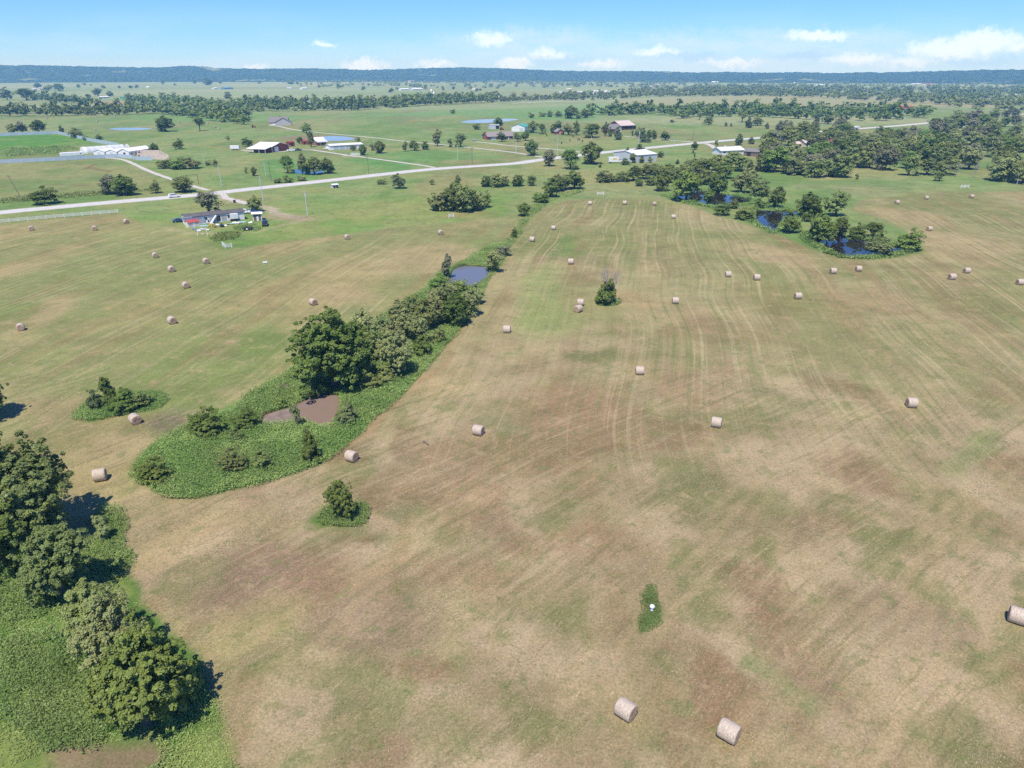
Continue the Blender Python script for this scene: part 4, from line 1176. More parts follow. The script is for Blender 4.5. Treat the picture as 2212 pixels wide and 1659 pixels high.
for row in range(8):
    x = 1660 + g.uniform(0, 20)
    while x < 2255:
        f, b = lerp_line(FRONT, x), lerp_line(BACK, x)
        tt = (row + g.uniform(-.3, .3)) / 7.2
        tt = min(max(tt, 0), 1) ** .85
        y = f + (b - f) * tt
        sc = (y - 156) / 215
        hole = (1690 < x < 1752 and 325 < y < 345) or (y < 300 and 1820 < x < 2010) or (1880 < x < 1990 and 340 < y < 352 and g.random() < .4) or (x > 2125 and 342 < y < 364)
        wpx = g.uniform(44, 64) * sc
        if not hole and g.random() > .05:
            wood.append(((x, y, wpx, wpx * g.uniform(.72, .98), g.choice(['oak', 'elm', 'elm', 'willow', 'lime', 'grey']), 'round' if g.random() < .75 else 'mound'), row))
        x += g.uniform(34, 52) * sc
clump([w for w, r_ in wood if r_ == 0], 'tree along the front edge of the right wood', 'front edge of the right wood')
for lf, adj in (('oak', 'dark green'), ('elm', 'medium green'), ('lime', 'bright green'), ('willow', 'pale olive'), ('grey', 'greyish')):
    for w, r_ in wood:
        if r_ and w[4] == lf:
            tree(*w, adj + ' tree inside the dense wood at the right edge', adj + ' trees inside the right wood')
S(1851, 387, 10, 11, 'elm', 'tall', 'tiny sapling in the pasture below the right wood', None, 'tree')
S(2028, 391, 24, 22, 'elm', 'round', 'small dark tree standing just before the right wood', None, 'tree', 'mid1')
# scattered trees of the far plain
farp = [(82, 191, 18, 11), (105, 196, 20, 12), (128, 197, 30, 16), (170, 190, 10, 8), (183, 185, 9, 7), (197, 186, 5, 4), (224, 191, 10, 7), (258, 191, 8, 6), (283, 191, 10, 7), (296, 190, 9, 7), (352, 183, 10, 10), (378, 185, 6, 5), (420, 181, 8, 8), (450, 184, 26, 10), (476, 181, 9, 6),
        (212, 207, 22, 16), (238, 208, 16, 13), (492, 213, 19, 17), (530, 212, 10, 9), (562, 181, 11, 8), (612, 178, 8, 5), (628, 182, 18, 11), (642, 183, 9, 7), (732, 192, 13, 11), (785, 195, 10, 9), (845, 200, 12, 10), (857, 194, 7, 6), (1030, 198, 9, 7), (1038, 196, 7, 5), (957, 195, 6, 7), (980, 193, 8, 7),
        (16, 216, 32, 25), (58, 217, 38, 27), (690, 190, 8, 7), (875, 239, 21, 17)]
clump([(x, y, w, h, random.choice(['oak', 'elm']), random.choice(['round', 'mound'])) for x, y, w, h in farp[:-1]], 'small dark tree dotted on the far plain', 'trees dotted on the far plain')


# ---------------------------------------------------------------- bare trees and dead limbs
def bare_mesh(name, seed, spread=.5, depth=5, w=.03):
    g = np.random.default_rng(seed)
    parts = []

    def grow(p, d, ln, r, lev):
        q = p + d * ln
        parts.append(tube([p, (p + q) / 2 + g.normal(size=3) * ln * .06, q], [r, r * .8, r * .55], 4 if lev else 6))
        if lev >= depth:
            return
        for _ in range(3 if lev < 3 else 2):
            e = d + g.normal(size=3) * spread * (.7 + .1 * lev)
            e[2] += .12
            e /= np.linalg.norm(e)
            grow(q, e, ln * g.uniform(.62, .85), r * .58, lev + 1)
    grow(np.zeros(3), np.array([0, 0, 1.0]), .26, w, 0)
    v, f = join(parts)
    return np_mesh(name, v, f, grey_bark)


BARE = [bare_mesh('branches', 41), bare_mesh('branches', 42, .6), bare_mesh('branches', 43, .42)]


def bare_tree(px, py, wpx, hpx, label, group=None, k=0, twig=1.0):
    base = survey(px, py); t = depth_at(px, py)
    root = empty('bare_tree', base, random.uniform(0, 6))
    root.scale = (wpx * t / FPX, wpx * t / FPX, hpx * t / FPX)
    tag(root, label, 'tree', group)
    link('branches', BARE[k % 3], root)
    return root


lone = [o for o in col.objects if o.get('label', '').startswith('dark bushy tree with bare')][0]
db = link('dead_branches', BARE[0], lone)
db.scale = (1.1, 1.1, 1.6); db.location = (.05, 0, .05)
db2 = link('dead_branches', BARE[2], lone)
db2.scale = (1.0, 1.0, 1.45); db2.location = (.25, .1, .1); db2.rotation_euler = (0, .3, 2)
bare_tree(1884, 362, 30, 26, 'bare grey tree in front of the right wood, left one', None, 0)
bare_tree(2066, 382, 50, 36, 'wide bare grey tree in front of the right wood', None, 1)
bare_tree(2109, 362, 38, 28, 'bare grey tree rising behind the wide bare one', None, 2)
bare_tree(2104, 384, 26, 40, 'tall narrow bare tree beside the wide bare one', None, 0)
bare_tree(2196, 398, 36, 30, 'bare grey bush at the right edge of the photo', None, 1)
for k_, (x_, y_, w_, h_) in enumerate(((1745, 352, 24, 24), (1800, 344, 30, 24), (1950, 335, 28, 24), (2010, 352, 30, 26), (2150, 325, 34, 26), (1905, 318, 24, 20))):
    bare_tree(x_, y_, w_, h_, ORD[k_] + (' from the left, ' if k_ else ' ') + 'bare grey crown showing inside the right wood', 'bare crowns inside the right wood', k_)
bare_tree(238, 879, 22, 62, 'bleached dead stem in the bush island', None, 2)


# ---------------------------------------------------------------- far tree belts (read as one mass)
BELT_ARR = [crown_arrays(s, c, p, l, sh)[0] for s, c, p, l, sh in ((61, 16, 8, .20, 'round'), (62, 16, 8, .20, 'mound'), (63, 15, 8, .21, 'mound'), (64, 15, 8, .20, 'mound'))]


def belt(front, back, rows, wpx, ratio, leaf, label, seed, gapn=.0, name='tree_belt', minw=4.0):
    g = random.Random(seed)
    V, F, T, o = [], [], [], 0
    for r in range(rows):
        x = front[0][0]
        while x < front[-1][0]:
            yf, yb = lerp_line(front, x), lerp_line(back, x)
            tt = (r + g.uniform(-.4, .4)) / max(rows - 1, 1)
            y = yf + (yb - yf) * min(max(tt, 0), 1)
            p = survey(x, y); dep = depth_at(x, y)
            w = wpx * g.uniform(.65, 1.35) * dep / FPX
            w = min(max(w, minw), 17)
            if g.random() > gapn:
                h = w * ratio * g.uniform(.75, 1.25)
                v, f, t = BELT_ARR[g.randrange(4)]
                a = g.uniform(0, 6.28)
                ca, sa = math.cos(a), math.sin(a)
                q = np.stack([(v[:, 0] * ca - v[:, 1] * sa) * w + p.x, (v[:, 0] * sa + v[:, 1] * ca) * w + p.y, v[:, 2] * h], 1)
                V.append(q); F.append(f + o); o += len(v)
                T.append(np.clip(t * .7 + g.uniform(-.1, .4), 0, 1))
            x += w / dep * FPX * g.uniform(.55, .85)
    me = leaf_mesh(name, np.concatenate(V), np.concatenate(F), np.concatenate(T), LEAF[leaf])
    return tag(link(name, me), label, kind='stuff')


belt([(-60, 252), (90, 251), (280, 248)], [(-60, 246), (90, 245), (280, 240)], 2, 22, .95, 'oak', 'dark tree belt at the back of the left bale field', 1)
belt([(75, 217), (130, 222), (195, 228)], [(75, 213), (130, 216), (195, 221)], 2, 17, .9, 'oak', 'tree hedge running down from the far left trees', 2)
belt([(280, 247), (340, 246), (400, 253), (470, 262), (541, 271)], [(280, 216), (400, 220), (480, 226), (545, 232)], 6, 24, .85, 'oak', 'broad creek wood in the left middle distance', 3, .12)
belt([(541, 241), (700, 239), (775, 238), (900, 230), (1000, 225), (1070, 221)], [(541, 222), (700, 224), (775, 229), (900, 222), (1000, 218), (1070, 217)], 4, 20, .95, 'oak', 'creek tree belt crossing behind the green field', 4, .08)
belt([(1070, 220), (1160, 217), (1240, 216)], [(1070, 218), (1160, 215), (1240, 213)], 2, 14, .85, 'elm', 'thin tree line along the far lane', 5, .1)
belt([(1200, 217), (1300, 217), (1400, 210), (1659, 206)], [(1200, 208), (1300, 205), (1400, 198), (1659, 196)], 4, 13, .8, 'elm', 'far tree belt beyond the tan field', 6, .15)
belt([(1278, 253), (1350, 247), (1416, 247), (1470, 256), (1560, 252), (1660, 253), (1780, 260), (1900, 261), (2010, 254)], [(1278, 248), (1416, 242), (1560, 240), (1660, 241), (1780, 243), (1900, 244), (2010, 248)], 3, 25, .95, 'oak', 'long dark tree belt across the right middle distance', 7, .15)
belt([(1500, 206), (1659, 208), (1800, 213), (1950, 223), (2100, 226), (2230, 228), (2420, 228)], [(1500, 188), (1659, 189), (1800, 190), (1950, 192), (2100, 192), (2230, 193), (2420, 193)], 8, 17, .8, 'elm', 'wide far woodland on the right below the hills', 8, .3)
belt([(2010, 224), (2100, 236), (2230, 242), (2420, 246)], [(2010, 222), (2100, 226), (2230, 228), (2420, 230)], 3, 20, .85, 'elm', 'scattered wood beyond the right end of the road', 9, .5)
belt([(650, 187), (760, 188), (840, 186), (920, 191)], [(650, 178), (760, 177), (840, 179), (920, 188)], 3, 12, .7, 'elm', 'far hedge trees in the centre of the plain', 10, .5, minw=7)
belt([(920, 193), (1010, 192), (1110, 191), (1260, 188)], [(920, 187), (1010, 184), (1110, 184), (1260, 183)], 3, 10, .65, 'elm', 'sparse far trees below the ridge in the centre', 11, .72, minw=7)
belt([(-100, 177), (0, 176.5), (250, 176.5), (520, 176), (640, 176)], [(-100, 173), (0, 173), (250, 173.5), (520, 173.5), (640, 173.5)], 3, 9, .7, 'elm', 'dark tree line along the foot of the left hills', 12, .15, minw=12)
belt([(640, 178), (800, 178), (1100, 181), (1400, 191), (1520, 192)], [(640, 173), (800, 173), (1100, 174), (1400, 177), (1520, 179)], 5, 9, .65, 'elm', 'mixed woods and clearings at the foot of the hills', 13, .5, minw=12)
belt([(1500, 190), (1659, 187), (2000, 186), (2400, 190)], [(1500, 176), (1659, 176), (2000, 176), (2400, 176)], 4, 8, .6, 'elm', 'woods below the right hills', 14, .6, minw=12)


# ---------------------------------------------------------------- weeds and tall grass
def weeds(name, poly, per_m2, hmin, hmax, leaf, mat, label, seed, holes=(), patch=None, slender=.45):
    P = np.array([(p.x, p.y) for p in poly])
    x0, y0 = P.min(0); x1, y1 = P.max(0)
    y0 = max(y0, 30)
    g = np.random.default_rng(seed)
    n = int((x1 - x0) * (y1 - y0) * per_m2)
    X = g.uniform(x0, x1, n); Y = g.uniform(y0, y1, n)
    e = (fbm(X, Y, 4, 3, 61) - .5) * 2.2
    sd_ = poly_sd(X + e, Y + e, poly)
    ok = sd_ > -.5 + g.random(n) ** 2 * 1.6
    ok &= np.abs(X) < .74 * Y + 30
    for h in holes:
        ok &= poly_sd(X, Y, h) < -.35
    if patch:
        ok &= fbm(X, Y, patch[0], 4, patch[1]) > patch[2] - g.uniform(0, .12, n)
    X, Y = X[ok], Y[ok]
    n = len(X)
    hgt = hmin + (hmax - hmin) * smooth(.3, .7, fbm(X, Y, 3.5, 4, seed)) * g.uniform(.5, 1.0, n)
    z = hgt * g.uniform(.55, 1.0, n)
    cent = np.stack([X, Y, z], 1)
    nrm = g.normal(size=(n, 3)) * .55; nrm[:, 2] = np.abs(nrm[:, 2]) * .5 + .7
    nrm /= np.linalg.norm(nrm, axis=1, keepdims=True)
    tone = smooth(.3, .7, fbm(X, Y, 5, 5, seed + 3)) * .75 + g.uniform(0, .3, n)
    v, f, t = quads_from(cent, nrm, leaf * g.uniform(.6, 1.4, n), tone, slender)
    # upright grass stems and seed heads among the leaves
    k = n // 5
    sel = g.choice(n, k, replace=False)
    c2 = cent[sel].copy(); c2[:, 2] = hgt[sel] * g.uniform(.8, 1.25, k)
    n2 = g.normal(size=(k, 3)); n2[:, 2] *= .15; n2 /= np.linalg.norm(n2, axis=1, keepdims=True)
    v2, f2, t2 = quads_from(c2, n2, leaf * g.uniform(.8, 1.7, k), np.clip(tone[sel] + .25, 0, 1), .22, np.tile([0., 0, 1], (k, 1)) + g.normal(size=(k, 3)) * .15)
    v = np.concatenate([v, v2]); f = np.concatenate([f, f2 + 4 * n]); t = np.concatenate([t, t2])
    return tag(link(name, leaf_mesh(name, v, f, t, LEAF[mat])), label, kind='stuff')


weeds('weeds', WEED_ISLAND, 76, .4, .95, .235, 'weed', 'tall green weeds filling the patch around the brown pond', 201, (POND_MUD, POND_MID))
weeds('tall_grass', WEED_ISLAND, 16, .5, 1.2, .26, 'meadow', 'paler tall grass clumps among the weeds around the brown pond', 211, (POND_MUD, POND_MID), (6, 320, .54))
weeds('weeds', WEED_BUSH, 120, .3, .8, .22, 'weed', 'green weeds around the bush island', 202)
weeds('weeds', WEED_SHRUB, 190, .3, .7, .2, 'weed', 'ring of green weeds around the small near tree', 203)
weeds('weeds', WEED_LONE, 40, .2, .8, .42, 'weed', 'ring of grass around the lone tree with dead limbs', 204)
weeds('weeds', HEDGE_STRIP, 12, .1, .7, .5, 'meadow', 'unmown strip running up from the small pond', 205, (), (12, 310, .5))
BARE1 = SV((40, 1655), (110, 1632), (200, 1622), (290, 1600), (330, 1612), (330, 1650), (230, 1690), (60, 1700))
weeds('weeds', WEED_MEADOW, 75, .08, .45, .17, 'meadow', 'rough green meadow in the lower left corner', 206, (BARE1,), (7, 300, .42))
weeds('weeds', SV((0, 1390), (70, 1370), (180, 1390), (250, 1480), (262, 1545), (220, 1612), (120, 1632), (60, 1610), (0, 1560)), 95, .6, 1.2, .23, 'weed', 'thick weed bed left of the lowest tree', 207)
weeds('weeds', SV((-20, 1240), (70, 1228), (110, 1260), (100, 1330), (0, 1345), (-40, 1300)), 110, .5, 1.0, .24, 'weed', 'bright weeds at the left edge below the dark tree', 208)
weeds('weeds', SV((225, 1085), (262, 1125), (272, 1190), (268, 1245), (225, 1260), (200, 1210)), 100, .4, 1.0, .24, 'weed', 'weeds at the field edge beside the largest tree', 209)
weeds('grass', GREEN_KITE, 300, .06, .22, .16, 'kite', 'kite-shaped patch of lush green grass around the white cap', 210)


def ring(pts, d0):
    c = sum(pts, Vector()) / len(pts)
    return [c + (p - c) * (1 + d0 / max((p - c).length, 1)) for p in pts]


for i, (P_, h_, lab) in enumerate(((POND_R1, 1.0, 'green bank growth around the nearest dark pond'), (POND_R2, 1.0, 'green bank growth around the middle dark pond'), (POND_R3, 1.1, 'green bank growth around the upper dark pond'))):
    weeds('bank_growth', ring(P_, 5), 9, .2, h_, .7, 'weed', lab, 220 + i, (P_,))
weeds('weeds', SV((450, 515), (485, 505), (515, 502), (522, 508), (505, 517), (465, 522)), 12, .4, 1.3, .6, 'meadow', 'clump of tall weeds below the mobile home', 231)
weeds('weeds', SV((0, 440), (100, 432), (230, 421), (340, 412), (350, 408), (250, 412), (120, 422), (0, 430)), 3.5, .3, 1.2, .8, 'meadow', 'rough verge growth north of the road', 232)
weeds('weeds', SV((10, 322), (140, 316), (170, 322), (120, 332), (10, 340)), 1.6, .3, 1.6, 1.0, 'weed', 'rough plants in the green plot', 233)


def hay_litter():
    """loose cut straw and stubble tufts on the near part of the mown field"""
    g = np.random.default_rng(77)
    n = 420000
    Y = 36 + (120 - 36) * g.random(n) ** .8
    X = g.uniform(-1, 1, n) * (.68 * Y + 18)
    ok = (poly_sd(X, Y, MOWN_MAIN) > .3) | (poly_sd(X, Y, MOWN_LEFT) > .3)
    ua, va = X * math.cos(R(45)) - Y * math.sin(R(45)), X * math.sin(R(45)) + Y * math.cos(R(45))
    ok &= g.random(n) < .05 + 1.0 * smooth(.42, .66, fbm(ua, va * .22, 2.2, 4, 401)) * smooth(.3, .6, fbm(X, Y, 9, 4, 402))
    ok &= g.random(n) < 1.1 - smooth(70, 120, Y)
    X, Y = X[ok], Y[ok]; n = len(X)
    a = R(45) + g.normal(size=n) * .8
    ln = g.uniform(.05, .17, n); wd = ln * g.uniform(.2, .5, n)
    z = g.uniform(.015, .04, n)
    tx, ty = np.sin(a), np.cos(a)
    tilt = g.normal(size=n) * .12
    def P(s, w, dz):
        return np.stack([X + tx * ln * s - ty * wd * w, Y + ty * ln * s + tx * wd * w, z + dz], 1)
    v = np.stack([P(-.5, -.5, np.zeros(n)), P(-.5, .5, np.zeros(n)), P(.5, .5, np.abs(tilt) * ln), P(.5, -.5, np.abs(tilt) * ln)], 1).reshape(-1, 3)
    f = np.arange(4 * n).reshape(n, 4)
    tone = np.clip(.55 + .8 * (fbm(X, Y, 8, 4, 411) - .5) + g.normal(size=n) * .2, 0, 1)
    m, nt, p = new_mat('cut_straw_litter')
    at = N(nt, 'ShaderNodeAttribute', attribute_name='tone')
    r = N(nt, 'ShaderNodeValToRGB')
    r.color_ramp.elements[0].color = (.20, .19, .085, 1); r.color_ramp.elements[1].color = (.44, .35, .22, 1)
    e = r.color_ramp.elements.new(.38); e.color = (.26, .21, .115, 1)
    e = r.color_ramp.elements.new(.62); e.color = (.34, .27, .16, 1)
    nt.links.new(at.outputs['Fac'], r.inputs[0]); nt.links.new(r.outputs[0], p.inputs['Base Color'])
    p.inputs['Roughness'].default_value = .9; p.inputs['Specular IOR Level'].default_value = .1
    tag(link('hay_litter', leaf_mesh('hay_litter', v, f, np.repeat(tone, 4), m)), 'loose straw and stubble strewn over the near hay field', kind='stuff')


hay_litter()


# ================================================================ BUILT THINGS
class Geo:
    def __init__(s):
        s.V = []; s.F = []

    def add(s, v, f):
        o = len(s.V)
        s.V += [tuple(p) for p in v]
        s.F += [tuple(i + o for i in q) for q in f]
        return s

    def box(s, x0, x1, y0, y1, z0, z1):
        v = [(x, y, z) for z in (z0, z1) for x, y in ((x0, y0), (x1, y0), (x1, y1), (x0, y1))]
        return s.add(v, [(3, 2, 1, 0), (4, 5, 6, 7), (0, 1, 5, 4), (1, 2, 6, 5), (2, 3, 7, 6), (3, 0, 4, 7)])

    def prism(s, prof, a, b, axis='x'):
        """profile of (u, z) points swept from a to b; axis x: u is y, axis y: u is x"""
        n = len(prof)
        mk = (lambda t, u, z: (t, u, z)) if axis == 'x' else (lambda t, u, z: (u, t, z))
        v = [mk(a, u, z) for u, z in prof] + [mk(b, u, z) for u, z in prof]
        f = [tuple(range(n))[::-1], tuple(range(n, 2 * n))] + [(i, (i + 1) % n, n + (i + 1) % n, n + i) for i in range(n)]
        return s.add(v, f)

    def bar(s, p, q, r, n=6):
        v, f = tube([p, q], [r, r], n)
        s.add(v, [tuple(x) for x in f])
        return s.add([v[i] for i in range(n)] + [v[n + i] for i in range(n)], [tuple(range(n))[::-1], tuple(range(n, 2 * n))])

    def build(s, name, mat, parent=None, bevel=0.0):
        me = bpy.data.meshes.new(name)
        me.from_pydata(s.V, [], s.F)
        me.materials.append(mat)
        o = link(name, me, parent)
        if bevel:
            b = o.modifiers.new('bevel', 'BEVEL'); b.width = bevel; b.segments = 2; b.limit_method = 'ANGLE'
        return o


W = {'white': paint('white_paint', (.78, .78, .76), .6, .07, .6), 'wmetal': paint('white_metal', (.80, .80, .80), .45, .06, .4, spec=.5), 'cream': paint('cream_wall', (.66, .60, .53), .85, .1, .5), 'pink': paint('pink_block', (.64, .52, .44), .9, .12, .5),
     'grey': paint('grey_siding', (.40, .40, .41), .8, .12, .6), 'ltgrey': paint('light_grey_metal', (.56, .58, .61), .5, .08, .4), 'shingle': paint('grey_shingle', (.20, .185, .18), .95, .18, 1.5), 'brown_shingle': paint('brown_shingle', (.26, .225, .205), .95, .15, 1.2),
     'dark_shingle': paint('dark_shingle', (.115, .105, .105), .95, .3, 1.0), 'red': paint('barn_red', (.28, .045, .04), .7, .2, .6), 'brick': paint('red_brick', (.30, .12, .085), .9, .2, 2), 'redroof': paint('red_metal_roof', (.42, .09, .085), .5, .1, .4),
     'tanroof': paint('tan_metal_roof', (.58, .48, .42), .5, .08, .4), 'greenroof': paint('green_metal_roof', (.10, .36, .27), .5, .08, .4), 'glass': paint('window_glass', (.03, .04, .05), .08, .1, 1, spec=.8), 'dark': paint('dark_opening', (.025, .023, .022), .9, .2, 1),
     'blue': paint('blue_trim', (.10, .22, .40), .6, .12, .8), 'slate': paint('blue_grey_sheet', (.42, .50, .56), .6, .1, .3), 'wood': paint('weathered_wood', (.20, .14, .11), .9, .25, 1.5), 'pole': paint('pole_wood', (.30, .26, .22), .9, .2, 2), 'tyre': paint('tyre', (.02, .02, .02), .9, .1, 3),
     'redpaint': paint('red_paint', (.45, .05, .03), .35, .08, 1), 'carblack': paint('dark_car_paint', (.018, .022, .03), .18, .05, 1, spec=.7), 'carwhite': paint('white_car_paint', (.78, .79, .80), .2, .03, 1, spec=.7), 'carblue': paint('blue_car_paint', (.035, .07, .15), .2, .05, 1, spec=.7),
     'silver': paint('silver_car_paint', (.48, .49, .51), .25, .05, 1, metal=.3), 'aqua': paint('aqua_plastic', (.35, .65, .70), .4, .1, 2), 'yellow': paint('yellow_plastic', (.75, .52, .05), .4, .1, 2), 'black': paint('black_hide', (.012, .011, .010), .8, .2, 5), 'chrome': paint('chrome', (.6, .6, .6), .2, .05, 2, metal=1)}


def frame(A, B):
    """Empty with x along the viewer-facing foot from A to B, y away from it"""
    d = B - A
    return A.copy(), math.atan2(d.y, d.x), d.length


def gable(name, label, cat, A, B, depth, wh, rise, wall, roof, ridge='along', over=.4, openings=(), group=None, root=None, off=(0, 0), part='', L=None):
    A, rz, Lm = frame(survey(*A), survey(*B))
    L = L or Lm
    own = root is None
    if own:
        root = empty(name, A, rz)
        tag(root, label, cat, group)
    ox, oy = off
    g = Geo()
    th = .18
    if ridge == 'along':
        sl = rise / (depth / 2)
        g.prism([(oy, 0), (oy + depth, 0), (oy + depth, wh), (oy + depth / 2, wh + rise), (oy, wh)], ox, ox + L, 'x')
        r = Geo().prism([(oy - over, wh - over * sl + .03), (oy + depth / 2, wh + rise + .03), (oy + depth + over, wh - over * sl + .03), (oy + depth + over, wh - over * sl + th), (oy + depth / 2, wh + rise + th + .05), (oy - over, wh - over * sl + th)], ox - over, ox + L + over, 'x')
    else:
        sl = rise / (L / 2)
        g.prism([(ox, 0), (ox + L, 0), (ox + L, wh), (ox + L / 2, wh + rise), (ox, wh)], oy, oy + depth, 'y')
        r = Geo().prism([(ox - over, wh - over * sl + .03), (ox + L / 2, wh + rise + .03), (ox + L + over, wh - over * sl + .03), (ox + L + over, wh - over * sl + th), (ox + L / 2, wh + rise + th + .05), (ox - over, wh - over * sl + th)], oy - over, oy + depth + over, 'y')
    wo = g.build('wall', W[wall], root)
    r.build('roof', W[roof], root)
    for kind, face, u0, u1, z0, z1, mat in openings:
        b = Geo(); fr = Geo(); e = .05
        if face == 'f':
            b.box(ox + u0, ox + u1, oy - e, oy + .02, z0, z1)
        elif face == 'l':
            b.box(ox - e, ox + .02, oy + u0, oy + u1, z0, z1)
        else:
            b.box(ox + L - .02, ox + L + e, oy + u0, oy + u1, z0, z1)
        b.build(kind, W[mat], root)
    return root, L


def win_row(L, n, w=1.2, z0=1.0, z1=2.1, x0=1.0, mat='glass'):
    return [('window', 'f', x0 + (L - 2 * x0 - w) * i / max(n - 1, 1), x0 + (L - 2 * x0 - w) * i / max(n - 1, 1) + w, z0, z1, mat) for i in range(n)]


# ---------------------------------------------------------------- hay bales
def bale_meshes(seed):
    g = np.random.default_rng(seed)
    n, r, w = 40, .80, 1.5
    prof = [(-w / 2, r - .10), (-w / 2 + .05, r - .03), (-w / 2 + .16, r), (-.3, r + .012), (0, r + .006), (.3, r + .012), (w / 2 - .16, r), (w / 2 - .05, r - .03), (w / 2, r - .10)]
    vs, fs = [], []
    for i, (x, rr) in enumerate(prof):
        for k in range(n):
            a = 2 * math.pi * k / n
            q = rr * (1 + .012 * math.sin(3 * a + seed) + g.normal() * .006)
            z = math.sin(a) * q
            if z < -.70:
                z = -.70 + (z + .70) * .3          # settled on the ground
            vs.append((x, math.cos(a) * q, z))
    for i in range(len(prof) - 1):
        for k in range(n):
            fs.append((i * n + k, i * n + (k + 1) % n, (i + 1) * n + (k + 1) % n, (i + 1) * n + k))
    side = np_mesh('net_wrap', np.array(vs), np.array(fs), bale_side, True)
    ends = []
    for s, i0 in ((-1, 0), (1, (len(prof) - 1) * n)):
        ev = [vs[i0 + k] for k in range(n)]
        m1 = [(x + s * .03 + g.normal() * .012, y * .72, z * .72) for x, y, z in ev]
        m2 = [(x + s * .02 + g.normal() * .02, y * .36, z * .36) for x, y, z in ev]
        allv = ev + m1 + m2 + [(s * (w / 2 - .02), 0, 0)]
        ff = []
        for k in range(n):
            k2 = (k + 1) % n
            ff += [(k, k2, n + k2), (k, n + k2, n + k), (n + k, n + k2, 2 * n + k2), (n + k, 2 * n + k2, 2 * n + k), (2 * n + k, 2 * n + k2, 3 * n)]
        ends.append(np_mesh('straw_end', np.array(allv), np.array(ff), bale_end))
    return side, ends


def bale_mats():
    m, nt, p = new_mat('net_wrapped_straw')
    tc = N(nt, 'ShaderNodeTexCoord')
    nz = N(nt, 'ShaderNodeTexNoise'); nz.inputs['Scale'].default_value = 5; nz.inputs['Detail'].default_value = 6
    mp = N(nt, 'ShaderNodeMapping'); mp.inputs['Scale'].default_value = (4, 1, 1)
    nt.links.new(tc.outputs['Object'], mp.inputs[0]); nt.links.new(mp.outputs[0], nz.inputs['Vector'])
    c = mix_rgb(nt, map_range(nt, nz.outputs[0], .3, .7), (.36, .275, .20), (.62, .53, .43))
    sx = N(nt, 'ShaderNodeSeparateXYZ'); nt.links.new(tc.outputs['Object'], sx.inputs[0])
    nt.links.new(c, p.inputs['Base Color'])
    p.inputs['Roughness'].default_value = .62; p.inputs['Specular IOR Level'].default_value = .35
    b = N(nt, 'ShaderNodeBump'); b.inputs['Strength'].default_value = .4; b.inputs['Distance'].default_value = .05
    nt.links.new(nz.outputs[0], b.inputs['Height']); nt.links.new(b.outputs[0], p.inputs['Normal'])
    e, nt, p = new_mat('cut_straw')
    tc = N(nt, 'ShaderNodeTexCoord'); sp = N(nt, 'ShaderNodeSeparateXYZ'); nt.links.new(tc.outputs['Object'], sp.inputs[0])
    r = math_node(nt, 'SQRT', math_node(nt, 'ADD', math_node(nt, 'POWER', sp.outputs[1], 2), math_node(nt, 'POWER', sp.outputs[2], 2)))
    nz = N(nt, 'ShaderNodeTexNoise'); nz.inputs['Scale'].default_value = 7; nz.inputs['Detail'].default_value = 6
    nt.links.new(tc.outputs['Object'], nz.inputs['Vector'])
    rings = math_node(nt, 'SINE', math_node(nt, 'ADD', math_node(nt, 'MULTIPLY', r, 42), math_node(nt, 'MULTIPLY', nz.outputs[0], 9)))
    c = mix_rgb(nt, map_range(nt, rings, -1, 1), (.30, .19, .12), (.50, .35, .24))
    c = mix_rgb(nt, map_range(nt, nz.outputs[0], .5, .75), c, (.58, .45, .31))
    nt.links.new(c, p.inputs['Base Color']); p.inputs['Roughness'].default_value = .95
    b = N(nt, 'ShaderNodeBump'); b.inputs['Strength'].default_value = .6; b.inputs['Distance'].default_value = .06
    nt.links.new(nz.outputs[0], b.inputs['Height']); nt.links.new(b.outputs[0], p.inputs['Normal'])
    return m, e


bale_side, bale_end = bale_mats()
BALE_M = [bale_meshes(s) for s in (1, 2, 3)]


def bale(px, py, ang, label, group=None, slope=None, i=[0]):
    z = .74
    p = survey(px, py, z)
    if slope is not None:
        a, b = survey(px - 12, py - 12 * slope, z), survey(px + 12, py + 12 * slope, z)
        ang = math.degrees(math.atan2(b.y - a.y, b.x - a.x))
    i[0] += 1
    root = empty('hay_bale', (p.x, p.y, 0), R(ang))
    s = random.uniform(.96, 1.05)
    root.scale = (s * random.uniform(.97, 1.04), s, s)
    tag(root, label, 'hay bale', group)
    side, ends = BALE_M[i[0] % 3]
    for nm, me in (('net_wrap', side), ('straw_end', ends[0]), ('straw_end', ends[1])):
        o = link(nm, me, root); o.location = (0, 0, z)


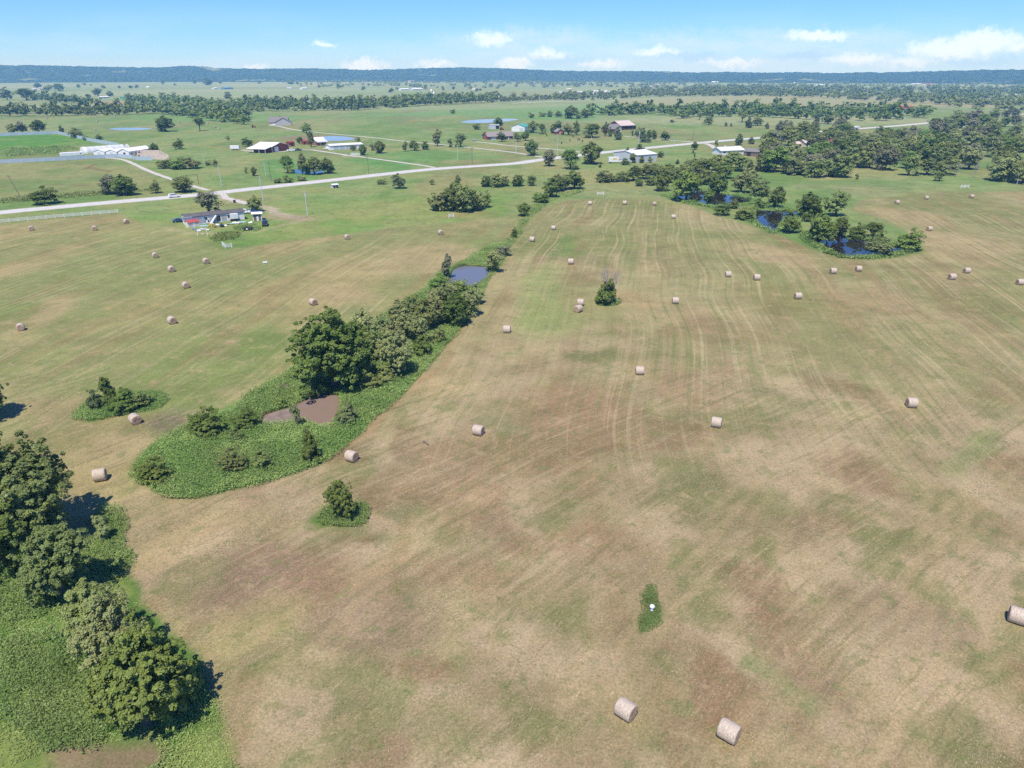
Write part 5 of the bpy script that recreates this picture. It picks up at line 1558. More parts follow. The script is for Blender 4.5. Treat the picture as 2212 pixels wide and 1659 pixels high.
GB = 'round hay bales on the mown fields'
for px, py, ang, sl, lab in (
        (1352, 1532, 0, .66, 'round hay bale left of the two nearest the bottom edge'), (1575, 1579, 0, .58, 'lowest round hay bale in the photo'), (2200, 1330, 0, .33, 'hay bale cut by the right edge low in the field'),
        (1548, 912, 0, .17, 'hay bale in the brown middle of the near field'), (1970, 870, 0, .04, 'hay bale alone in the right part of the near field'), (1033, 929, 0, .2, 'hay bale on the brown strip right of the weed patch'),
        (759, 985, 0, .28, 'hay bale just off the right tip of the weed patch'), (215, 1026, 0, -.16, 'pale hay bale between the largest left tree and the weed patch'), (291, 905, -44, None, 'hay bale in front of the bush island'),
        (44, 706, -60, None, 'hay bale at the left edge with its straw end showing'), (371, 692, -46, None, 'hay bale right of the left-edge bale in the left field'), (676, 652, -42, None, 'hay bale behind the big dark tree'),
        (401, 616, -50, None, 'lowest hay bale of the four in the middle of the left field'), (370, 581, -50, None, 'third hay bale down of the four in the left field'), (445, 564, -50, None, 'rightmost hay bale of the four in the left field'), (335, 551, -52, None, 'topmost hay bale of the four in the left field'),
        (67, 493, -60, None, 'leftmost hay bale below the white rail fence'), (204, 493, -62, None, 'hay bale below the right part of the white rail fence'), (272, 478, -38, None, 'hay bale just past the end of the white rail fence'),
        (750, 512, -58, None, 'hay bale on the tan patch near the grass edge'), (952, 502, -60, None, 'hay bale between the mobile home and the hedgerow strip'),
        (1095, 711, 0, .03, 'hay bale right of the hedgerow trees'), (1150, 517, 0, .06, 'hay bale just right of the tiny dark shrub'), (1196, 492, 0, .05, 'hay bale near the top left of the centre field'), (1233, 565, 0, .03, 'hay bale above the brown patch left of the lone tree'),
        (1254, 653, 0, .04, 'upper hay bale of the touching pair by the lone tree'), (1249, 667, 48, None, 'lower hay bale of the touching pair by the lone tree'),
        (1275, 439, 0, .05, 'leftmost hay bale of the three along the far field edge'), (1350, 438, 0, .05, 'middle hay bale of the three along the far field edge'), (1413, 440, 30, None, 'rightmost hay bale of the three along the far field edge'), (1455, 468, 0, .04, 'hay bale just below the three on the far edge'),
        (1573, 592, 0, .0, 'left hay bale of the pair in the middle right field'), (1635, 599, 0, .02, 'right hay bale of the pair in the middle right field'), (1459, 649, 0, .02, 'hay bale right of the lone tree'), (1382, 800, 0, .02, 'hay bale in the centre of the photo on mixed stubble'),
        (1724, 639, 0, .0, 'single hay bale below the pair in the right field'), (1800, 585, 0, .0, 'left hay bale of the pair below the nearest dark pond'), (1855, 580, 0, .0, 'right hay bale of the pair below the nearest dark pond'),
        (2057, 598, 0, -.02, 'left hay bale of the pair near the right edge'), (2089, 584, 0, -.02, 'right hay bale of the pair near the right edge'), (2204, 609, 0, .0, 'hay bale cut by the right edge beside the pair'),
        (2008, 494, 12, None, 'hay bale alone right of the willows'), (1938, 437, 14, None, 'leftmost hay bale of the three far ones at top right'), (2001, 427, 14, None, 'middle hay bale of the three far ones at top right'), (2099, 424, 10, None, 'rightmost hay bale of the three far ones at top right')):
    bale(px, py, ang, lab, GB, sl)
for k, (px, py) in enumerate(sorted(((91, 251.5), (98, 250.5), (101, 255), (115, 253), (210, 249.5), (210, 261.5), (183, 262.5), (248, 252), (261, 250), (299, 263.5), (206, 280), (387, 263.5), (449, 267), (464, 274), (473, 278), (527, 272.5), (112, 283), (147, 285)))):
    bale(px, py, random.uniform(-70, -20), (ORD[k] + (' from the left, ' if k else ' ') + 'tiny pale hay bale in the far left pasture'), 'far bales in the left pasture')

# ---------------------------------------------------------------- white cap in the lush patch
p = survey(1408, 1319)
root = empty('well_cap', p); tag(root, 'white round pipe cap standing in the kite-shaped green patch', 'pipe cap')
v, f = tube([(0, 0, 0), (0, 0, .42), (0, 0, .46)], [.16, .16, .15], 14)
o = link('pipe', np_mesh('pipe', v, f, W['white'], True), root)
v, f = tube([(0, 0, .44), (0, 0, .47), (0, 0, .60), (0, 0, .64)], [.2, .25, .25, .2], 16)
f = [tuple(q) for q in f]
g = Geo().add(v, f).add([v[48 + i] for i in range(16)], [tuple(range(16))])
g.build('cap', W['white'], root)
root = empty('feed_block', survey(573, 569), .2); tag(root, 'small white trough alone in the left hay field', 'trough')
Geo().box(-.6, .6, -.3, .3, .12, .5).build('tub', W['white'], root, .06)
Geo().box(-.5, -.35, -.25, .25, 0, .12).box(.35, .5, -.25, .25, 0, .12).build('foot', W['grey'], root)
root = empty('brush_pile', survey(618, 838), .3); tag(root, 'reddish brush pile at the foot of the big dark tree', 'brush pile')
g = Geo()
for i in range(26):
    a = random.uniform(0, 6.28); l = random.uniform(.8, 1.8)
    c = Vector((random.gauss(0, .7), random.gauss(0, .5), random.uniform(.1, .6)))
    d = Vector((math.cos(a), math.sin(a), random.uniform(-.2, .2))) * l / 2
    g.bar(c - d, c + d, .04, 4)
g.build('stick', W['wood'], root)
for x, y in ((920, 958), (985, 0)):
    if y:
        root = empty('log', survey(x, y), 2.2); tag(root, 'short dark log lying in the near field', 'log')
        Geo().bar((-.7, 0, .12), (.7, 0, .12), .12, 8).build('stem', W['wood'], root); Geo().bar((.2, 0, .15), (.55, .25, .2), .05, 6).build('branch', W['wood'], root)


# ---------------------------------------------------------------- fences
def rail_fence(name, label, pts, post_h, rails, gap, mat='white', pw=.09, group=None):
    root = empty(name, survey(*pts[0])); tag(root, label, 'fence', group)
    o = survey(*pts[0])
    pg = Geo().box(-pw, pw, -pw, pw, 0, post_h)
    pm = bpy.data.meshes.new('post'); pm.from_pydata(pg.V, [], pg.F); pm.materials.append(W[mat])
    P = [survey(*q) - o for q in pts]
    first = True
    for a, b in zip(P, P[1:]):
        n = max(1, round((b - a).length / gap)); ang = math.atan2((b - a).y, (b - a).x)
        for i in range(n + 1):
            if i == 0 and not first:
                continue
            c = link('post', pm, root); c.location = a + (b - a) * i / n; c.rotation_euler = (0, 0, ang)
        seg = (b - a).length / n
        for zz in rails:
            rg = Geo().box(0, seg, -.03, .03, zz - .075, zz + .075)
            rm = bpy.data.meshes.new('rail'); rm.from_pydata(rg.V, [], rg.F); rm.materials.append(W[mat])
            for i in range(n):
                c = link('rail', rm, root); c.location = a + (b - a) * i / n; c.rotation_euler = (0, 0, ang)
        first = False
    return root


rail_fence('rail_fence', 'long white rail fence along the road in the left field', [(-40, 486), (0, 482.5), (120, 471.5), (255, 460.3)], 1.45, (.45, .85, 1.25), 3.0, pw=.1)
rail_fence('rail_fence', 'white corner fence panel below the mobile home', [(481, 532), (488, 537), (501, 535.5)], 1.5, (.5, .9, 1.3), 2.2, pw=.1)
rail_fence('rail_fence', 'white fence panel below the round thicket', [(970, 470.5), (980, 469.5)], 1.5, (.5, .9, 1.3), 2.2, pw=.1)
rail_fence('rail_fence', 'white fence panel at the top of the centre field', [(1290, 422), (1304, 421.8)], 1.6, (.5, .9, 1.3), 2.0, pw=.1)
rail_fence('rail_fence', 'white fence panel at the corner of the upper dark pond', [(1574, 446), (1592, 449)], 1.5, (.6, 1.2), 2.4, pw=.1)
rail_fence('rail_fence', 'white fence panel before the right wood', [(2075, 406.5), (2092, 406)], 1.5, (.5, .9, 1.3), 2.5, pw=.1)
rail_fence('rail_fence', 'white gate panels on the farm driveway', [(741, 338), (750, 338.5)], 1.6, (.5, .9, 1.3), 1.6, pw=.1)
rail_fence('rail_fence', 'white lattice fence beside the farm driveway', [(758, 336), (777, 336.5)], 1.9, (.4, .8, 1.2, 1.6), 1.2, pw=.1)


def sheet_wall(name, label, pts, h, seg, mat):
    o = survey(*pts[0]); root = empty(name, o); tag(root, label, 'wall')
    P = [survey(*q) - o for q in pts]
    for a, b in zip(P, P[1:]):
        n = max(1, round((b - a).length / seg)); ang = math.atan2((b - a).y, (b - a).x); l = (b - a).length / n
        g = Geo().box(.02, l - .02, -.03, .03, .05, h)
        me = bpy.data.meshes.new('panel'); me.from_pydata(g.V, [], g.F); me.materials.append(W[mat])
        g = Geo().box(-.06, .06, -.08, .08, 0, h + .12)
        mp = bpy.data.meshes.new('post'); mp.from_pydata(g.V, [], g.F); mp.materials.append(W['ltgrey'])
        for i in range(n):
            for nm, m_ in (('panel', me), ('post', mp)):
                c = link(nm, m_, root); c.location = a + (b - a) * i / n; c.rotation_euler = (0, 0, ang)
    return root


sheet_wall('sheet_wall', 'long blue-grey sheet wall in front of the white compound', [(-70, 358), (0, 353.5), (120, 347.5), (212, 342.5), (257, 340.5), (285, 343), (296, 346.5), (330, 346.5)], 2.3, 6.0, 'slate')
sheet_wall('sheet_wall', 'pale wall around the far side of the green plot', [(-60, 296), (0, 294), (125, 289.5), (200, 306.5), (258, 317)], 2.6, 8.0, 'slate')

# ---------------------------------------------------------------- white compound
root, L = gable('farm_house', 'white gabled building of the walled compound', 'house', (280, 338), (328, 330.5), 8.0, 3.0, 1.6, 'wmetal', 'wmetal', 'along', .3,
                [('door', 'l', 2.6, 4.2, 0, 2.4, 'dark'), ('window', 'f', 2, 3.2, 1, 2, 'glass'), ('window', 'f', 6, 7.2, 1, 2, 'glass'), ('door', 'f', 9, 10, 0, 2.1, 'dark')])
for k in range(2):
    gable('', '', '', (280, 338), (328, 330.5), 8.0, 2.8, 1.2, 'wmetal', 'wmetal', 'along', .25, [('door', 'l', 3, 5, 0, 2.5, 'ltgrey')], root=root, off=(-1.0 - k, 8.3 * (k + 1)), L=11)
A = survey(185, 332); B = survey(272, 325.5)
root = empty('hoop_house', A, frame(A, B)[1]); tag(root, 'long white hoop house beside the compound', 'greenhouse')
L = frame(A, B)[2]
prof = [(4 - 4 * math.cos(math.pi * i / 12), 4.0 * math.sin(math.pi * i / 12)) for i in range(13)]
Geo().prism(prof, 0, L).build('cover', W['ltgrey'], root)
Geo().prism([(4 - 4.08 * math.cos(math.pi * i / 12), 4.08 * math.sin(math.pi * i / 12)) for i in range(13)], -.4, 1.6).build('end_wall', W['wmetal'], root)
for i in range(7):
    Geo().prism([(4 - 4.05 * math.cos(math.pi * j / 12), 4.05 * math.sin(math.pi * j / 12)) for j in range(13)], 5 + i * 4, 5.25 + i * 4).build('hoop', W['wmetal'], root)
A = survey(132, 341); B = survey(182, 338)
root = empty('trailer', A, frame(A, B)[1]); tag(root, 'long low white trailer inside the blue-grey wall', 'trailer')
L = frame(A, B)[2]
Geo().box(0, L, 0, 2.6, .7, 3.0).build('body', W['wmetal'], root, .25)
for x in (2, L - 2.4):
    Geo().bar((x, 0, .4), (x, 2.6, .4), .4, 12).build('wheel', W['tyre'], root)
Geo().box(L - 2, L - 1.4, -.04, .02, 1.6, 2.3).build('window', W['glass'], root)
o = survey(298, 341.5); root = empty('block_shell', o); tag(root, 'roofless pink block walls at the right end of the compound', 'building')
cs = [survey(*q) - o for q in ((298, 341.5), (366, 346), (344, 334.5), (302, 334.5))]
for a, b in zip(cs, cs[1:] + cs[:1]):
    w_ = Geo().box(0, (b - a).length, -.12, .12, 0, 3.0).build('wall', W['pink'], root); w_.location = a; w_.rotation_euler = (0, 0, math.atan2((b - a).y, (b - a).x))
w_ = Geo().box(1, 2.2, -.18, -.1, .8, 2).build('window', W['dark'], root); w_.location = cs[0]; w_.rotation_euler = (0, 0, math.atan2((cs[1] - cs[0]).y, (cs[1] - cs[0]).x))

# ---------------------------------------------------------------- mobile home yard
A0, B0 = (402, 487.5), (529, 474)
Lh = (survey(*B0) - survey(*A0)).length
op = [('window', 'f', 6.8, 7.5, 1.3, 2.3, 'glass'), ('door', 'f', 11.2, 12.0, .5, 2.4, 'dark'), ('window', 'f', 14.6, 15.5, 1.2, 2.2, 'glass')]
op += [('stripped_panel', 'f', .8, 6.4, .4, 1.9, 'grey'), ('stripped_panel', 'f', 8.0, 10.6, .4, 2.5, 'grey'), ('stripped_panel', 'f', 12.4, 14.2, .5, 2.4, 'grey'), ('skirt', 'f', 0, Lh - .2, .02, .38, 'ltgrey'), ('trim', 'f', .1, Lh - .1, 2.62, 2.8, 'blue'), ('stripped_panel', 'f', 16.4, 17.4, .6, 2.3, 'wood'), ('stripped_panel', 'f', 6.5, 6.75, .4, 2.5, 'blue'), ('stripped_panel', 'f', 10.7, 11.1, .5, 2.4, 'dark'), ('stripped_panel', 'f', 18.0, 18.6, .4, 2.4, 'slate'), ('stripped_panel', 'f', 7.55, 7.95, .4, 1.2, 'dark'),
       ('window', 'l', 1.4, 2.6, 1.2, 2.2, 'glass'), ('trim', 'l', .1, 4.3, 2.62, 2.8, 'blue')]
root, L = gable('mobile_home', 'long white mobile home with dark patched roof and stripped siding', 'mobile home', A0, B0, 4.6, 2.85, .75, 'white', 'dark_shingle', 'along', .3, op)
Geo().box(-.35, 2.4, -.38, 5.0, 2.75, 2.98).build('roof_patch', W['slate'], root).rotation_euler = (0, 0, 0)
Geo().box(L - 5.2, L - 2.6, -1.6, -.02, .9, 2.7).build('porch_box', W['white'], root); Geo().box(L - 5.2, L - 2.6, -1.55, -.05, 0, .88).build('porch_base', W['dark'], root)
g = Geo()
for s in (0, 1.0):
    g.bar((8.2, -2.6 + s * .02, .1 + s * .05), (10.4, -.5, 2.7), .07)
g.prism([(8.0, .02), (8.3, .02), (10.6, 2.6), (10.3, 2.75)], -1.5, -.3, 'y')
g.build('ramp', W['white'], root)
for x in (3.0, 8.0, 14.0):
    Geo().bar((x, 2.6, 3.4), (x, 2.6, 3.95), .12, 8).build('roof_vent', W['white'], root)
gable('garden_shed', 'small white shed with a red roof before the mobile home', 'shed', (408, 492.5), (431.5, 489), 2.4, 1.7, .7, 'cream', 'redroof', 'along', .15, [('door', 'f', 1.6, 2.5, 0, 1.6, 'white')])
gable('storage_shed', 'brown boarded shed with a white roof right of the mobile home', 'shed', (547, 477.5), (566, 476.5), 3.6, 2.5, .25, 'wood', 'wmetal', 'along', .45, [('door', 'f', 1.3, 2.0, 0, 1.7, 'white'), ('corner', 'f', 0, .25, 0, 2.4, 'white'), ('corner', 'f', 2.9, 3.15, 0, 2.4, 'white'), ('side_panel', 'l', .1, 3.4, 0, 2.3, 'white')])


def car(name, label, px, py, ang, kind='suv', mat='carwhite', group=None):
    root = empty(name, survey(px, py), R(ang)); tag(root, label, {'truck': 'truck'}.get(kind, 'car') if kind != 'pickup' else 'pickup', group)
    Lc, Wc = {'suv': (4.8, 1.9), 'sedan': (4.7, 1.8), 'pickup': (5.6, 1.95), 'truck': (8.6, 2.5)}[kind]
    h = Wc / 2
    if kind == 'suv':
        body = [(-2.4, .38), (2.35, .38), (2.4, .75), (2.25, .98), (1.25, 1.08), (-2.3, 1.12), (-2.42, .8)]; cab = [(-2.25, 1.1), (1.15, 1.08), (.35, 1.68), (-1.95, 1.72)]
    elif kind == 'sedan':
        body = [(-2.35, .35), (2.3, .35), (2.35, .65), (2.15, .85), (1.1, .95), (-1.6, .98), (-2.3, .9)]; cab = [(-1.7, .96), (1.0, .94), (.25, 1.42), (-.95, 1.45)]
    elif kind == 'pickup':
        body = [(-2.8, .45), (2.7, .45), (2.8, .85), (2.65, 1.1), (1.5, 1.15), (-.6, 1.15), (-.62, 1.1), (-2.8, 1.1)]; cab = [(-.6, 1.13), (1.45, 1.13), (.7, 1.78), (-.45, 1.8)]
    else:
        body = [(2.0, .5), (4.2, .5), (4.3, 1.2), (4.1, 1.5), (3.2, 1.6), (2.0, 1.6)]; cab = [(2.0, 1.58), (3.2, 1.58), (2.85, 2.6), (2.0, 2.6)]
    Geo().prism(body, -h, h, 'y').build('body', W[mat], root, .08)
    Geo().prism(cab, -h * .86, h * .86, 'y').build('cabin', W[mat], root, .06)
    cx = [p[0] for p in cab]; z0, z1 = cab[0][1] + .08, cab[2][1] - .12
    for s in (-1, 1):
        Geo().prism([(cx[0] + .25, z0), (cx[1] - .28, z0), (cx[2] - .05, z1), (cx[3] + .15, z1)], s * h * .86 - .02, s * h * .86 + .02, 'y').build('side_window', W['glass'], root)
    d = Geo()
    fx = (cab[1][0], cab[2][0])
    d.add([(fx[0] + .02, -h * .74, z0), (fx[0] + .02, h * .74, z0), (fx[1] + .07, h * .7, z1), (fx[1] + .07, -h * .7, z1)], [(0, 1, 2, 3)])
    d.build('windscreen', W['glass'], root)
    wr = .36 if kind != 'truck' else .48
    for x in ((-1.45, 1.45) if kind != 'truck' else (-2.6, 3.3)):
        for s in (-1, 1):
            wl = Geo().bar((x, s * (h - .22), wr), (x, s * (h + .02), wr), wr, 14).build('wheel', W['tyre'], root)
            Geo().bar((x, s * (h - .05), wr), (x, s * (h + .035), wr), wr * .55, 10).build('rim', W['silver'], wl)
    for s in (-1, 1):
        bx = body[2][0] if kind != 'truck' else 4.28
        Geo().box(bx - .12, bx + .02, s * h * .7 - .18, s * h * .7 + .18, .68, .86).build('headlight', W['chrome'], root)
    if kind == 'truck':
        Geo().box(-4.3, 1.8, -1.25, 1.25, .9, 3.6).build('cargo_box', W['wmetal'], root, .04)
        Geo().box(-1.9, .6, -1.29, -1.24, 2.2, 3.0).build('sign_panel', W['yellow'], root)
    return root


def heading(p, q):
    a, b = survey(*p), survey(*q)
    return math.degrees(math.atan2(b.y - a.y, b.x - a.x))


hr = heading((360, 427), (400, 423.5))
car('car', 'white SUV driving on the road left of the grey-green tree', 377, 426.5, hr, 'suv', 'carwhite')
car('car', 'dark blue car parked at the left end of the mobile home', 388, 479.5, 30, 'sedan', 'carblue')
car('car', 'white SUV parked behind the right end of the mobile home', 529, 461, 5, 'suv', 'carwhite')
car('pickup', 'dark pickup parked right of the white SUV behind the mobile home', 547, 459.5, 6, 'pickup', 'carblue')
car('car', 'dark car parked in front of the brown shed', 573, 487, -75, 'suv', 'carblack')
car('box_truck', 'white box truck on the far road', 1849, 281, heading((1840, 279), (1800, 282.5)), 'truck', 'carwhite')
car('pickup', 'white pickup parked before the red barn', 629, 326.5, 4, 'pickup', 'carwhite')
car('pickup', 'black pickup parked right of the white one at the red barn', 643, 326, 4, 'pickup', 'carblack')
car('car', 'white car under the carport of the red barn', 590, 325, 80, 'suv', 'carwhite')
car('car', 'silver car under the carport of the red barn', 577, 323.5, 75, 'sedan', 'silver')
car('car', 'white car parked at the left end of the long shed', 706, 323, -20, 'sedan', 'carwhite')
car('car', 'silver car parked on the drive by the brick ranch house', 1027, 303.5, 5, 'sedan', 'silver')
car('car', 'blue car parked beyond the road at far right', 2012, 272, 20, 'sedan', 'silver')

# odds and ends in the yard
def yard(name, label, cat, px, py, build, rz=0.0):
    r = empty(name, survey(px, py), rz); tag(r, label, cat); build(r); return r


def kayak(mat):
    def f(r):
        v, fc = tube([(-1.6, 0, .2), (-1.1, 0, .2), (0, 0, .18), (1.1, 0, .2), (1.6, 0, .25)], [.05, .32, .42, .32, .04], 10)
        v[:, 2] *= .7
        o = link('hull', np_mesh('hull', v, fc, W[mat], True), r)
        Geo().box(-.5, .5, -.2, .2, .36, .44).build('seat', W['dark'], r, .05)
    return f


yard('boat', 'pale aqua boat lying right of the porch box', 'boat', 523, 480.5, kayak('aqua'), .1)
yard('boat', 'aqua boat hull lying behind the red-roofed shed', 'boat', 440, 489, kayak('aqua'), .2)
yard('toy_slide', 'yellow plastic slide in the yard', 'slide', 453, 490, lambda r: (Geo().prism([(-.9, .05), (-.7, .05), (.6, 1.1), (.6, 1.25)], -.3, .3, 'y').build('chute', W['yellow'], r), Geo().box(.55, .8, -.3, .3, 0, 1.2).build('ladder', W['yellow'], r)), .3)
yard('riding_mower', 'small dark riding mower in the yard', 'mower', 480, 490, lambda r: (Geo().box(-.8, .1, -.45, .45, .3, .75).build('deck', W['carblue'], r, .05), Geo().box(.1, .9, -.35, .35, .35, .95).build('hood', W['carblue'], r, .08), Geo().box(-.5, -.1, -.3, .3, .75, 1.2).build('seat', W['dark'], r, .05),
     [Geo().bar((x, y - .12, .3), (x, y + .12, .3), .3, 10).build('wheel', W['tyre'], r) for x in (-.55, .65) for y in (-.5, .5)]), -.9)
yard('swing_frame', 'white A-frame swing set at the bottom of the yard', 'swing set', 438, 509, lambda r: (Geo().bar((-1.4, 0, 2.2), (1.4, 0, 2.2), .06).build('top_bar', W['white'], r), [Geo().bar((s * 1.4, 0, 2.2), (s * 1.5, t, 0), .05).build('leg', W['white'], r) for s in (-1, 1) for t in (-1, 1)],
     Geo().bar((-.3, 0, 2.2), (-.3, .1, .6), .02, 4).bar((.3, 0, 2.2), (.3, .1, .6), .02, 4).box(-.35, .35, 0, .25, .55, .62).build('swing', W['white'], r)), .4)


def tramp(r):
    n = 20
    v = [(0, 0, .55)] + [(1.9 * math.cos(6.283 * i / n), 1.9 * math.sin(6.283 * i / n), .62) for i in range(n)]
    Geo().add(v, [(0, i + 1, (i + 1) % n + 1) for i in range(n)]).build('mat', W['dark'], r)
    g_ = Geo()
    for i in range(n):
        g_.bar(v[i + 1], v[(i + 1) % n + 1], .09, 5)
    g_.build('rim', W['carblack'], r)
    for i in range(0, n, 4):
        Geo().bar((v[i + 1][0], v[i + 1][1], 0), v[i + 1], .05, 5).build('leg', W['chrome'], r)


yard('trampoline', 'round black trampoline sunk in weeds before the brown shed', 'trampoline', 536, 496.5, tramp)
weeds('weeds', SV((503, 494), (520, 488), (550, 486), (566, 492), (556, 500), (520, 502)), 10, .3, 1.0, .55, 'weed', 'weeds around the trampoline', 240, (SV((524, 497), (530, 493), (545, 493), (549, 497), (540, 500.5), (528, 500.5)),))
JUNK = [(424, 498.5, 'white'), (438, 496.5, 'white'), (446, 495, 'white'), (449, 498, 'white'), (506, 482.5, 'white'), (513, 483, 'white'), (501, 484.5, 'aqua'), (430, 499.5, 'ltgrey'), (443, 486, 'aqua'), (459, 484.5, 'ltgrey')]
JUNK += [(470, 487, 'white'), (492, 485, 'ltgrey'), (518, 484, 'wood'), (465, 491, 'redpaint'), (487, 489, 'white'), (420, 496, 'blue'), (541, 482, 'white')]
JUNK.sort()
for i, (x, y, m_) in enumerate(JUNK):
    r = empty('scrap_board', survey(x, y), random.uniform(0, 3)); tag(r, ORD[i] + (' from the left, ' if i else ' ') + 'pale scrap panel lying in the yard grass', 'scrap', 'scrap panels in the yard')
    b = Geo().box(-.7, .7, -.45, .45, .0, .08).box(-.66, -.58, -.4, .4, .08, .14).build('board', W[m_], r); b.rotation_euler = (random.uniform(0, .5), random.uniform(-.3, .3), 0); b.location = (0, 0, .25)
yard('trash_bin', 'dark trash bin beside the dirt drive', 'bin', 507, 438, lambda r: (Geo().prism([(-.35, 0), (.35, 0), (.45, 1.0), (-.45, 1.0)], -.4, .4, 'y').build('tub', W['carblack'], r), Geo().box(-.5, .5, -.45, .45, 1.02, 1.12).build('lid', W['carblack'], r)))

# loafing shed by the road
gable('livestock_shelter', 'small open shelter with a white roof below the road', 'shelter', (719, 407), (731, 406), 3.0, 1.5, .2, 'cream', 'wmetal', 'along', .3, [('opening', 'f', .4, 1.3, .1, 1.2, 'dark'), ('opening', 'f', 1.6, 2.6, .1, 1.2, 'dark')])
# timber entrance gate
o = survey(405, 399); root = empty('entrance_gate', o); tag(root, 'timber entrance gate frame over the compound driveway', 'gate')
b_ = survey(429, 397) - o
for q in (Vector((0, 0, 0)), b_):
    Geo().bar(q, q + Vector((0, 0, 4.4)), .16, 6).build('post', W['wood'], root)
Geo().bar(Vector((0, 0, 4.4)), b_ + Vector((0, 0, 4.4)), .14, 6).build('beam', W['wood'], root)

# ---------------------------------------------------------------- farms beyond the road
root, L = gable('barn', 'red barn with wide white metal roof and white garage door', 'barn', (588, 329.5), (623, 324), 15, 3.6, 2.0, 'red', 'wmetal', 'across', .5, [('garage_door', 'f', 3.0, 7.2, 0, 3.2, 'wmetal'), ('corner_board', 'f', .05, .5, 0, 3.5, 'wmetal'), ('emblem', 'f', 4.6, 5.8, 4.1, 4.9, 'ltgrey')])
Geo().prism([(-7.5, 2.6), (-.2, 3.75), (-.2, 3.95), (-7.5, 2.8)], -.3, 15.2, 'y').build('carport_roof', W['wmetal'], root)
for y in (0, 5, 10, 15):
    Geo().box(-7.3, -7.1, y - .1, y + .1, 0, 2.6).build('post', W['white'], root)
Geo().prism([(L + .1, 3.0), (L + 4.5, 2.3), (L + 4.5, 2.5), (L + .1, 3.25)], .2, 8, 'y').build('lean_to_roof', W['wmetal'], root)
Geo().box(L + .05, L + 4.2, 2.5, 7.8, 0, 2.3).build('lean_to', W['red'], root)
gable('hay_shed', 'small dark red shed behind the red barn', 'shed', (625, 317), (637, 316), 4, 2.8, .6, 'red', 'red', 'along', .2, [('opening', 'f', 1.4, 3.2, 0, 2.2, 'dark')])
root, L = gable('farm_house', 'farmhouse with white hipped roof and porch behind the tall tree', 'house', (684, 314.5), (705, 313), 9, 2.7, 2.6, 'brick', 'wmetal', 'along', .3, [('window', 'f', .8, 1.8, .9, 2.0, 'glass'), ('door', 'f', 2.6, 3.5, 0, 2.1, 'white'), ('window', 'f', 4.4, 5.4, .9, 2.0, 'glass')])
Geo().prism([(-2.6, 2.3), (.3, 3.2), (.3, 3.4), (-2.6, 2.5)], -.5, L + .5, 'x').build('porch_roof', W['ltgrey'], root)
for x in (0, L / 3, 2 * L / 3, L):
    Geo().box(x - .1, x + .1, -2.5, -2.3, 0, 2.3).build('porch_post', W['wood'], root)
gable('hay_shed', 'low red shed left of the white-roofed farmhouse', 'shed', (654, 312.5), (670, 312), 4, 2.2, .5, 'red', 'red', 'along', .2, [('door', 'f', 1, 2.2, 0, 1.8, 'dark')])
Lm = (survey(784, 320.5) - survey(714, 324.5)).length
root, L = gable('long_shed', 'long low white-roofed shed with an open grey front', 'shed', (714, 324.5), (784, 320.5), 9, 2.9, .7, 'wmetal', 'wmetal', 'along', .4, [('bay', 'f', 2.4 + i * 4.4, 6.3 + i * 4.4, 0, 2.5, 'slate') for i in range(int((Lm - 3) / 4.4))])
root, L = gable('farm_house', 'big grey-roofed house with white garage doors in the green field', 'house', (582, 271), (622, 270.5), 13, 3.2, 4.6, 'cream', 'shingle', 'along', .6, [('garage_door', 'f', 3 + i * 6, 7 + i * 6, 0, 2.6, 'white') for i in range(3)] + [('window', 'r', 4, 5.5, 1, 2.4, 'glass')])
gable('', '', '', (582, 271), (622, 270.5), 6, 3.2, 4.0, 'grey', 'shingle', 'across', .5, [], root=root, off=(6, -1.4), L=16)
Geo().box(10, 11.2, 6, 7.2, 6, 9.2).build('chimney', W['brick'], root)
root, L = gable('ranch_house', 'brick ranch house with brown roof behind the clipped tree', 'house', (1054, 302.5), (1108, 300.5), 12, 2.7, 2.9, 'brick', 'brown_shingle', 'along', .7, [('garage_door', 'f', 3, 7, 0, 2.3, 'slate'), ('window', 'f', 15, 16.5, .9, 2, 'glass'), ('window', 'f', 20, 21.5, .9, 2, 'glass'), ('door', 'f', 17.6, 18.6, 0, 2.1, 'white')])
Geo().box(-.9, .2, 4, 5.2, 0, 6.0).build('chimney', W['brick'], root)
for x in (9, 24):
    Geo().prism([(x - 1.4, 3.6), (x + 1.4, 3.6), (x, 5.0)], 1.2, 5, 'y').build('dormer', W['brown_shingle'], root)
gable('metal_barn', 'white metal barn with a green roof', 'barn', (1105, 284), (1133, 284.5), 20, 4.2, 2.0, 'wmetal', 'greenroof', 'across', .3, [('door', 'f', 7.5, 11, 0, 3.2, 'ltgrey')])
gable('loafing_shed', 'grey open shed beside the red tractor', 'shed', (1058, 279), (1079, 278.5), 6, 3.4, .3, 'ltgrey', 'ltgrey', 'along', .2, [('opening', 'f', 6, 9.5, 0, 2.9, 'dark')])


def tractor(r):
    Geo().box(-.3, 1.9, -.45, .45, .8, 1.7).build('hood', W['redpaint'], r, .1)
    Geo().box(-1.3, -.2, -.75, .75, 1.2, 2.9).build('cab', W['redpaint'], r, .08)
    Geo().box(-1.25, -.25, -.79, .79, 1.7, 2.6).build('window', W['glass'], r)
    for x, rr, y in ((-.9, .85, .9), (1.4, .5, .7)):
        for s in (-1, 1):
            Geo().bar((x, s * y - .22, rr), (x, s * y + .22, rr), rr, 14).build('wheel', W['tyre'], r)


